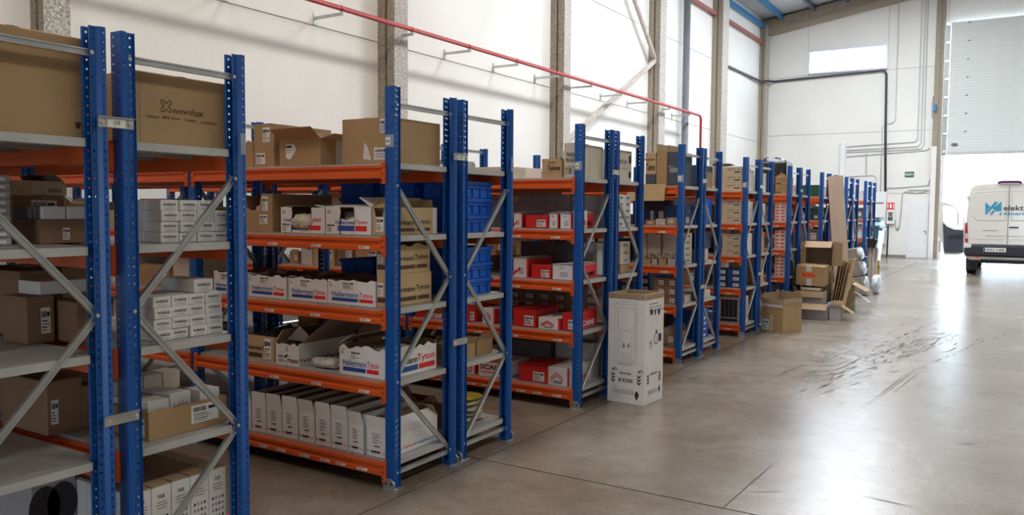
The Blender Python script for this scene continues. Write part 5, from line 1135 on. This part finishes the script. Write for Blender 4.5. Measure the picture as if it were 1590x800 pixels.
# second bays of the near racks, seen through the gaps
for k in (1, 2, 3, 4, 5):
    for li in range(5):
        if not (k == 1 and li == 4):
            if not (k == 2 and li == 0): fill(k, 'A', li, -1.92, -3.55, k*31+li, [white, kraft, kraft2, cream] if k == 2 else [kraft, kraft2, brown, brown, cream], where=', second bay')
        if k in (1, 3, 4): fill(k, 'C', li, -1.92, -3.55, k*37+li+7, [kraft, brown, greycard, cream], where=', second bay')
# row one far half, behind the white cartons
for li in (3, 2, 1): fill(1, 'C', li, -1.0, -1.75, 400+li, [kraft, brown, kraft2])
fill(1, 'A', 4, -1.92, -3.5, 411, [kraft, brown]); 
fill(2, 'C', 0, -.95, -1.75, 412, [kraft, brown]); fill(2, 'C', 1, -1.0, -1.75, 413, [kraft, brown]); fill(2, 'C', 4, -.75, -1.75, 414, [cream, kraft], .12)
fill(3, 'C', 4, -.7, -1.75, 415, [cream, white], .2); fill(4, 'C', 2, -.55, -1.75, 416, [slate, brown, greycard]); fill(4, 'C', 3, -.5, -1.75, 417, [navy, greycard, slate]); fill(4, 'C', 0, -.5, -1.75, 418, [navy, brown]); fill(4, 'A', 4, -1.25, -1.75, 419, [kraft])
fill(5, 'C', 3, -.45, -1.7, 420); fill(5, 'C', 2, -.5, -1.7, 421); fill(5, 'C', 1, -.5, -1.7, 422); fill(5, 'A', 1, -.72, -1.7, 423, [navy, brown]); fill(5, 'A', 0, -.8, -1.7, 424, [brown, dgrey]); fill(5, 'C', 4, -.7, -1.7, 428, [cream, kraft], .2)
fill(6, 'A', 4, -.62, -1.7, 425, [kraft, brown, cream]); fill(6, 'A', 2, -.75, -1.7, 426, [brown, dgrey]); fill(6, 'A', 1, -.75, -1.7, 427, [navy, dgrey])
fill(6, 'C', 4, at(1176, 250, 1, RY(6, 'C')+.07).x-.06, -1.7, 430, [kraft, brown]); fill(6, 'C', 3, -.1, -1.7, 431, [dgrey, white, redc]); fill(6, 'C', 2, -.1, -1.7, 432, [greycard, white, redc]); fill(6, 'C', 1, -.1, -1.7, 433, [greycard, slate]); fill(6, 'C', 0, -.1, -1.7, 434, [greycard, navy])
green = mat('green_box', (.01, .10, .04), .5); dgr = mat('dark_green_panel', (.012, .05, .045), .5); cn.update(green_box='green', slate_card='slate', red_card='red', dark_green_panel='dark green', blue_plastic='blue')
for k in (7, 8, 9):
    pals = {4: [kraft, cream, white, green], 3: [greycard, binm, dgrey, dgr], 2: [slate, dgrey, redc, white], 1: [dgrey, navy, cream], 0: [slate, brown, dgrey]}
    for li in range(5):
        fill(k, 'A', li, -.10, -1.7, 500+k*7+li, pals[li], .36); fill(k, 'C', li, -.10, -1.7, 600+k*7+li, pals[li], .3)
m = MB(); m.box(-1.7, -.15, RY(8, 'C')+.1, RY(8, 'C')+.5, LV[4]+SH+.001, LV[4]+SH+.02, white)

# ---------------------------------------------------------------- cartons and scrap heaped beside the sixth to eighth racks
def floor_box(name, label, px, pd, py_h, m, im=inner, ang=None, **kw):
    """px: floor pixels of the front left and front right corners; pd depth in metres; py_h height in metres"""
    a = at(*px[0], 2, 0); c = at(*px[1], 2, 0); w = (c-a).length; an = math.atan2(c.y-a.y, c.x-a.x) if ang is None else ang
    b = BX(name, label, 0, w, 0, pd, 0, py_h); b.o.location = (a.x, a.y, .001); b.o.rotation_euler = (0, 0, an); return b
b = floor_box('open_carton', 'open kraft carton with a taped rim standing alone on the floor before the sixth rack', ((1182, 513), (1215, 518)), .42, .47, kraft).open(kraft, inner, flaps={'B': (-4, .08), 'L': (-8, .07), 'R': (178, .07), 'F': (176, .08)})
p = b.F(); p.note(b.w*.03, .02, b.w*.33, .15, 1); p.rect(b.w*.40, .0, b.w*.14, .24, tape, 2); p.rect(0, b.h*.75, b.w, .05, wtape, 6); p.build('sticker', b.o)
b = BX('flat_crate', 'wide low grey carton lying open at the foot of the heap', 0, .56, 0, .45, 0, .24); b.o.location = (.012, 13.5, .001)
b.open(greycard, inner, flaps={'F': (118, .17, .0), 'R': (-20, .03)})
b = BX('heaped_carton', 'open grey carton with its front flap down, nested in the low crate', 0, .44, 0, .30, 0, .42); b.o.location = (.03, 13.62, .008)
b.open(greycard, inner, flaps={'F': (150, .11, .0), 'L': (10, .06)})
b = BX('heaped_carton', 'flat pale carton lying across the nested grey carton', .12, .42, 13.66, 13.88, .435, .045).closed(cream, None)
b = BX('fragile_carton', 'kraft carton with an orange MUY FRAGIL sticker in the middle of the heap', 0, .445, 0, .30, 0, .315); b.o.location = (.035, 13.66, .52); b.o.rotation_euler = (radians(5), radians(2), -.03); b.closed(kraft, tape)
p = b.F(); orl = mat('orange_sticker', (.75, .16, .03), .5); p.rect(b.w*.20, b.h*.42, b.w*.5, b.h*.24, orl); p.text('MUY FRAGIL', b.w*.22, b.h*.48, b.w*.46, b.h*.13, ired, .04, 2); p.rect(b.w*.38, 0, b.w*.18, b.h*.36, wtape); p.rect(b.w*.36, b.h*.72, b.w*.18, b.h*.28, wtape); p.build('warning_sticker', b.o)
b = BX('open_carton', 'large open kraft carton lying on its side at the top of the heap', 0, .42, 0, .40, 0, .36); b.o.location = (.10, 14.36, .79); b.o.rotation_euler = (radians(86), 0, .0)
b.open(kraft, inner, flaps={'F': (80, .09, .0), 'B': (-38, .17, .0), 'R': (72, .17, .02), 'L': (66, .07, .02)})
b = BX('heaped_carton', 'brown carton underneath the top of the heap, mostly hidden', 0, .42, 0, .34, 0, .76); b.o.location = (.06, 14.02, .001); b.closed(brown, None)
for i in range(5):
    L_ = (.90, .93, .90, .95, .96)[i]; w = .30
    m = MB(); m.box(0, .010, 0, w, 0, L_, (brown, kraft, brown, kraft, kraft2)[i]); o = m.build('cardboard_sheet', None, (.505+i*.030+(.02 if i == 4 else 0), 13.97+i*.012, .003))
    o.rotation_euler = (0, radians(7.5+i*.9), 0); tag(o, '%s folded cardboard sheet leaning beside the heap, counted from the heap' % NUM[i], 'cardboard')
b = BX('open_carton', 'low kraft carton with big drooping flaps in front of the leaning sheets', 0, .17, 0, .22, 0, .22); b.o.location = (.585, 13.55, .001) ; b.o.rotation_euler = (0, 0, .0)
b.open(greycard, inner, flaps={'F': (85, .05), 'R': (122, .2), 'B': (40, .08)})
b = BX('open_carton', 'brown open carton with green print and pale drooping flaps at the right of the heap', 0, .29, 0, .42, 0, .48); b.o.location = (.40, 14.80, .001)
b.open(kraft, inner, flaps={'F': (140, .14), 'R': (118, .27), 'B': (20, .05)}); p = b.S(); p.rect(.0, .0, .42, .24, mat('green_print', (.10, .16, .07), .6)); p.line((.02, .12), (.40, .12), .008, sticker, 2); p.line((.2, .0), (.2, .24), .008, sticker, 2); p.build('green_print', b.o)
m = MB(); m.prism([(0, 0), (.25, -.16), (.25, -.155), (0, .005)], 1, 0, .2, white); o = m.build('white_card', None, (.70, 14.98, .32)); tag(o, 'white card flap hanging out beside the green printed carton', 'cardboard')
# boards leaning on the seventh rack
pb = mat('pale_plywood', (.66, .54, .43), .6, 0, .14, 2.2, stretch=(9, 9, .5))
for nm_, mm, x_, y_, w_, l_, lb in (('plywood_board', pb, .285, 15.70, .262, 2.34, 'tall pale plywood board leaning against the seventh rack'), ('red_board', mat('dark_red_board', (.25, .03, .03), .5), .262, 15.735, .25, 2.30, 'dark red board standing behind the pale plywood board')):
    m = MB(); m.box(0, w_, 0, .018, 0, l_, mm, bev=.002); t = m.build(nm_, None, (x_, y_, .002)); t.rotation_euler = (0, radians(-5.0), 0); tag(t, lb, 'board')
# stack of film-wrapped units leaning to the left
wm_ = mat('taupe_unit', (.34, .31, .27), .5); film = mat('clear_film', (.62, .66, .70), .15, 0, .25, 12, .9, 30)
for i, (x_, z_, h_) in enumerate(((.255, .004, .36), (.185, .375, .29), (.125, .675, .26))):
    b = BX('wrapped_unit', '%s film wrapped unit of the leaning stack beside the eighth rack' % ('lowest', 'middle', 'topmost')[i], 0, .20, 0, .42, 0, h_); b.o.location = (x_, 17.75, z_+.002*i); b.o.rotation_euler = (0, radians(-11), 0)
    m = MB(); m.box(0, .20, 0, .42, 0, h_, wm_, bev=.012); m.build('unit_body', b.o); p = b.F(); p.loop([(.03, .04), (.17, .04), (.17, h_-.04), (.03, h_-.04)], .006, brown); p.build('front_line', b.o)
    lump('film', '', '', .225, .21, .01, .10, .42, h_-.02, film, 50+i, parent=b.o)
lump('film_heap', 'crumpled clear film on the floor beside the wrapped units', 'film', .56, 18.5, .001, .16, .7, .40, film, 71)
for i in range(3): m = MB(); m.tube([(0, 0, 0), (.0, .05, .88)], .032, mat('beige_roll', (.55, .46, .38), .6), 10); t = m.build('paper_roll', None, (.19+i*.068, 19.95+i*.03, .002)); tag(t, '%s beige roll standing by the ninth rack' % ('left', 'middle', 'right')[i], 'roll')
m = MB(); m.prism([(0, 0), (.17, .0), (.22, .16), (.15, .20), (.02, .18)], 1, 0, .2, black); tag(m.build('waste_bag', None, (.14, 19.88, .90)), 'black folded plastic sheet on top of the beige rolls', 'bag')
m = MB(); m.prism([(0, 0), (.13, 0), (.12, .52), (.02, .52)], 1, 0, .05, yellow); m.box(.02, .11, -.008, 0, .34, .38, ink); m.box(.02, .11, -.008, 0, .12, .15, ink); tag(m.build('yellow_stand', None, (.06, 21.57, .001)), 'yellow plastic stand on the floor in front of the waste bin', 'stand')
# waste container
wc = thing('waste_container', 'teal wheeled waste container with painted glare on its side beyond the last rack', 'bin', (-1.32, 25.95, 0)); tl = mat('teal_plastic', (.025, .12, .15), .4)
m = MB(); m.add([(0, 0, .18), (.78, 0, .18), (.78, .95, .18), (0, .95, .18), (-.05, -.06, 1.25), (.85, -.06, 1.25), (.85, 1.05, 1.25), (-.05, 1.05, 1.25)], [[3, 2, 1, 0], [0, 1, 5, 4], [1, 2, 6, 5], [2, 3, 7, 6], [3, 0, 4, 7]], tl); m.build('container_body', wc)
m = MB(); m.add([(.787, .05, .22), (.787, .90, .22), (.853, 1.0, 1.15), (.853, -.0, 1.15)], [[0, 1, 2, 3]], mat('painted_glare', (.62, .66, .70), .25)); m.build('side_glare', wc)  # pale sheet paints the glare on the teal side
m = MB(); m.box(-.09, .89, -.10, 1.09, 1.25, 1.31, tl, bev=.015); m.build('rim', wc)
m = MB(); m.prism([(-.06, 1.31), (1.0, 1.31), (.9, 1.40), (.5, 1.45), (.05, 1.40)], 0, -.06, .86, tl); m.build('lid', wc)
m = MB(); m.box(.86, .93, .1, .9, 1.16, 1.22, tl, bev=.01); m.build('handle', wc)
for x, y in ((.1, .12), (.7, .12), (.1, .83), (.7, .83)):
    m = MB(); m.tube([(x-.03, y, .10), (x+.03, y, .10)], .10, black, 14); m.box(x-.04, x+.04, y-.02, y+.02, .10, .19, galv); m.build('caster', wc)
for i in range(3): BX('scrap_sheet', '%s grey sheet lying on the waste container lid' % NUM[i], -1.25+.05*i, -.50, 26.2, 27.2, 1.452+i*.03, .028).closed((greycard, navy, dgrey)[i], None)

# ---------------------------------------------------------------- van parked in front of the roller door
van = thing('delivery_van', 'white panel van seen from behind with its left front door open', 'van', (2.75, 25.5, 0))
vw = mat('van_white_paint', (.66, .63, .58), .25, 0, 0, coat=.6); vb = mat('van_dark_plastic', (.018, .019, .03), .45); vg = mat('van_dark_glass', (.02, .03, .04), .08); chromeb = mat('bright_metal', (.6, .62, .7), .15, .9)
def sect(y, hw, zt, zb, tum=.88, dz=0):
    pts = [(0, zb), (hw*.86, zb), (hw*.97, zb+.08), (hw, zb+.35), (hw*1.0, 1.05), (hw*.985, 1.45), (hw*(tum+.06), zt-.34), (hw*(tum+.035), zt-.2), (hw*(tum-.0), zt-.09), (hw*(tum-.1), zt-.025), (hw*.45, zt), (0, zt+.015)]
    if zt < 1.6: pts = [(0, zb), (hw*.86, zb), (hw*.97, zb+.08), (hw, zb+.3), (hw, zb+.45), (hw*.97, zb+.55)]+[(hw*q, zt-(1-q)*.0-.12*q**6) for q in (.93, .88, .8, .7, .4, 0)]
    L_ = [(x, y, z) for x, z in pts]; return L_+[(-x, yy, z) for x, yy, z in L_[-2:0:-1]]
secs = [sect(.0, .975, 2.46, .45), sect(.03, 1.0, 2.50, .42), sect(.5, 1.015, 2.52, .40), sect(2.2, 1.02, 2.52, .38), sect(3.7, 1.02, 2.50, .38), sect(4.0, 1.01, 2.40, .38), sect(4.75, 1.0, 1.42, .36), sect(5.35, .95, 1.12, .34), sect(5.5, .8, .95, .36)]
m = MB(); n_ = len(secs[0]); vs = [p for s_ in secs for p in s_]
fs = [[i*n_+j, i*n_+(j+1) % n_, (i+1)*n_+(j+1) % n_, (i+1)*n_+j] for i in range(len(secs)-1) for j in range(n_)]+[list(range(n_))[::-1], list(range((len(secs)-1)*n_, len(secs)*n_))]
m.add(vs, [f[::-1] for f in fs], vw); m.build('van_body', van, smooth=False)
# rear doors, two leaves with pressed panels
for s_ in (-1, 1):
    def X(a): return s_*a
    pts = [(.012, .86), (.90, .86), (.935, 1.3), (.93, 1.75), (.885, 2.20), (.80, 2.38), (.012, 2.43)]
    m = MB(); m.prism([(X(a), z) for a, z in (pts if s_ > 0 else pts[::-1])], 1, -.022, .0, vw); dr_ = m.build('rear_door', van)
    pp_ = [(.06, 1.50), (.72, 1.50), (.83, 1.62), (.84, 2.12), (.78, 2.26), (.06, 2.30)]
    m = MB(); 
    o_ = [(X(a), -.024, z) for a, z in pp_]; i_ = [(X(a+(.03 if a < .5 else -.03)), -.010, z+(.03 if z < 1.7 else -.03)) for a, z in pp_]; k_ = len(pp_)
    out_ = [(X(a+(-.012 if a < .5 else .012)), -.0225, z+(-.012 if z < 1.7 else .012)) for a, z in pp_]
    m.add(out_+[(x, -.034, z) for x, y, z in o_]+[(x, -.030, z) for x, y, z in i_], [[j, (j+1) % k_, (j+1) % k_+k_, j+k_] for j in range(k_)]+[[j+k_, (j+1) % k_+k_, (j+1) % k_+2*k_, j+2*k_] for j in range(k_)]+[[j+2*k_ for j in range(k_)]], vw); m.build('pressed_panel', dr_)
    m = MB(); m.prism([(X(.06), 1.0), (X(.80), .98), (X(.86), 1.22), (X(.06), 1.24)][::s_], 1, -.03, -.022, vw); m.build('pressed_panel', dr_)
    if s_ > 0:
        m = MB(); m.box(.03, .24, -.045, -.022, 1.30, 1.335, vb, bev=.008); m.build('handle', dr_)
    for z in (1.1, 2.05): m = MB(); m.box(min(X(.93), X(.99)), max(X(.93), X(.99)), -.03, .02, z, z+.1, vw, bev=.006); m.build('hinge', dr_)
    # tail lamp
    m = MB(); m.prism([(X(.915), .90), (X(.985), .90), (X(1.0), 1.1), (X(.995), 1.42), (X(.955), 1.44), (X(.93), 1.2)][::s_], 1, -.035, .06, mat('lamp_red', (.35, .01, .015), .15, coat=.8)); tlm = m.build('tail_lamp', van)
    m = MB(); m.prism([(X(.925), 1.0), (X(.98), 1.0), (X(.985), 1.14), (X(.93), 1.14)][::s_], 1, -.038, -.03, mat('lamp_clear', (.6, .5, .5), .1)); m.build('reversing_lens', tlm)
m = MB(); m.box(-.001, .001, -.026, -.01, .87, 2.42, ink); m.build('door_gap', van)
m = MB(); m.box(-1.0, 1.0, -.10, .1, .52, .84, vb, bev=.05); bm2 = m.build('bumper', van)
m = MB(); m.box(-1.0, -.82, -.11, .0, .74, .85, vw, bev=.02); m.build('step_pad', bm2)
m = MB(); m.box(-.72, -.62, -.104, -.09, .50, .53, ired); m.box(.62, .72, -.104, -.09, .50, .53, ired); m.build('reflector', bm2)
m = MB(); m.box(-.54, -.02, -.116, -.10, .655, .765, sticker, bev=.004); pl = m.build('number_plate', bm2)
p = Print((-.54, -.116, .655), (1, 0, 0)); p.rect(.004, .004, .04, .102, iblue); p.text('4952 NBB', .06, .022, .43, .066, ink, .02); p.build('plate_lettering', pl)
m = MB(); m.tube([(-.26, -.03, 2.50), (-.20, -.06, 2.52), (.20, -.06, 2.52), (.26, -.03, 2.50)], .035, mat('lamp_purple', (.10, .02, .12), .2), 10); m.build('high_brake_lamp', van)
m = MB(); m.box(-.75, .75, .1, .4, .34, .46, vb); m.tube([(-.6, .0, .43), (.5, .0, .43)], .025, vb); m.box(-.30, .3, -.02, .05, .36, .40, vb); m.tube([(-.45, .2, .36), (-.45, 1.6, .36)], .04, chromeb); m.build('underbody', van)
tm = mat('tyre', (.015, .015, .016), .8); rm = mat('wheel_rim', (.4, .4, .42), .35, .7)
for y in (.95, 4.4):
    for s_ in (-1, 1):
        m = MB(); P = [(s_*(.98-.24*q), y, .345) for q in (0, .08, .92, 1)]; m.tube(P, [.31, .345, .345, .31], tm, 28); w = m.build('wheel', van); m = MB(); m.tube([(s_*.975, y, .345), (s_*.985, y, .345)], .2, rm, 20); m.tube([(s_*.985, y, .345), (s_*1.0, y, .345)], .06, rm, 12); m.build('rim', w)
# second rear tyre line seen low behind the bumper and mud flap
for s_ in (-1, 1): m = MB(); m.box(min(s_*.70, s_*.97), max(s_*.70, s_*.97), .55, .57, .12, .5, vb); m.build('mud_flap', van)
# windows and mirrors at the front
for s_ in (-1, 1):
    m = MB(); pts = [(3.75, 1.45), (4.55, 1.45), (4.12, 2.12), (3.78, 2.16)]; x = s_*1.0
    m.add([(x, a, z) for a, z in pts]+[(x+s_*.004, a, z) for a, z in pts], [[0, 1, 2, 3], [7, 6, 5, 4]], vg); m.build('side_window', van)
m = MB(); m.add([(-.86, 4.12, 2.25), (.86, 4.12, 2.25), (.92, 4.72, 1.46), (-.92, 4.72, 1.46)], [[0, 1, 2, 3]], vg)
m.v = [(a, b_+.02, c+.02) for a, b_, c in m.v]; m.build('windscreen', van)
# rear lettering and emblem
Vp = lambda u, v: (lambda q: (q.x-2.75, q.z))(at(u, v, 1, 25.465))
p = Print((0, -.036, 0), (1, 0, 0)); lb = mat('van_logo_blue', (.03, .27, .45), .4)
def PT(u, v): return Vp(u, v)
em = [[(1530, 314), (1538, 321), (1534, 325), (1530, 334)], [(1545, 313), (1550, 314), (1533, 332), (1530, 334), (1535, 325)], [(1548, 319), (1555, 313), (1555, 328), (1545, 328), (1541, 323)], [(1541, 327), (1545, 328), (1540, 334), (1537, 334)], [(1551, 334), (1555, 329), (1555, 334)]]
for q in em:
    pts = [PT(*a) for a in q]; ar = sum(pts[i][0]*pts[(i+1) % len(pts)][1]-pts[(i+1) % len(pts)][0]*pts[i][1] for i in range(len(pts)))
    p.poly(pts if ar > 0 else pts[::-1], lb)
x0, z0 = PT(1558, 327); p.text('elektr', x0, z0, .55, .14, ink, .012); x0, z0 = PT(1558, 334); p.text('canarias', x0, z0, .62, .08, lb, .02)
x0, z0 = PT(1524, 358.5); p.text('TRANSIT', x0, z0, PT(1549, 358)[0]-x0, .022, ink, .02); x0, z0 = PT(1530, 367); p.text('www.elektrcanarias.com', x0, z0, .95, .035, inkg, .005); p.build('van_lettering', van)
# open front door, hinged at its front edge
dd = MB(); Yd = 28.75
def VD(u, v): q = at(u, v, 1, Yd); return (q.x-2.75, q.z)
sh_ = [(1464, 396), (1497, 396), (1499, 350), (1497, 332), (1484, 321), (1472, 315), (1460, 313), (1457, 330), (1456, 366), (1462, 372)]
win_ = [(1495, 356), (1481, 355), (1470, 350), (1465, 343), (1464, 322), (1467, 319), (1480, 322), (1492, 329), (1496, 333)]
S_ = [VD(*q) for q in sh_]; Wn = [VD(*q) for q in win_]
def bridge(mb, outer, inn, y, m, flip=False):
    # fan the ring between the door outline and its window opening
    def ang(p, c): return math.atan2(p[1]-c[1], p[0]-c[0])
    c = (sum(p[0] for p in inn)/len(inn), sum(p[1] for p in inn)/len(inn)); K = 40
    def hit(poly, th):
        best = 0
        for i in range(len(poly)):
            ax, az = poly[i]; bx, bz = poly[(i+1) % len(poly)]; dx, dz = cos(th), sin(th); ex, ez = bx-ax, bz-az; den = dx*ez-dz*ex
            if abs(den) < 1e-9: continue
            t_ = ((ax-c[0])*ez-(az-c[1])*ex)/den; u_ = ((ax-c[0])*dz-(az-c[1])*dx)/den
            if t_ > 0 and -1e-6 <= u_ <= 1+1e-6: best = max(best, t_)
        return (c[0]+cos(th)*best, c[1]+sin(th)*best)
    A = [hit(outer, 2*pi*i/K) for i in range(K)]; B = [hit(inn, 2*pi*i/K) for i in range(K)]
    vs = [(a, y, z) for a, z in A]+[(a, y, z) for a, z in B]+[(a, y+.06, z) for a, z in A]+[(a, y+.06, z) for a, z in B]; f = []
    for i in range(K):
        j = (i+1) % K; f += [[i, j, j+K, i+K], [i+2*K, i+3*K, j+3*K, j+2*K], [i, i+2*K, j+2*K, j], [i+K, j+K, j+3*K, i+3*K]]
    mb.add(vs, f, m)
y_ = Yd-25.5; m = MB(); bridge(m, S_, Wn, y_, vw); vdr = m.build('front_door', van)
tr = [(1466, 392), (1495, 392), (1496, 358), (1481, 357), (1470, 352), (1464, 346)]; pts = [VD(*q) for q in tr]
m = MB(); m.prism(pts, 1, y_-.035, y_-.001, mat('door_trim', (.05, .055, .075), .6)); m.build('door_trim', vdr)
pts = [VD(*q) for q in ((1471, 366), (1494, 364), (1494, 369), (1472, 371))]; m = MB(); m.prism(pts, 1, y_-.06, y_-.035, vb); m.build('armrest', vdr)
m = MB(); q = [VD(*a) for a in win_]; m.add([(a, y_+.03, z) for a, z in q], [list(range(len(q)))], mat('door_glass', (.8, .9, .95), .05, alpha=.15)); m.build('door_window', vdr)
q0, q1 = VD(1487, 327), VD(1488, 355); m = MB(); m.tube([(q0[0], y_+.02, q0[1]), (q1[0], y_+.02, q1[1])], .015, vb); m.build('window_divider', vdr)
q = VD(1459, 376); m = MB(); m.box(q[0]-.06, q[0]+.04, y_-.02, y_+.1, q[1]-.30, q[1]+.08, vw, bev=.03); m.build('mirror', vdr)
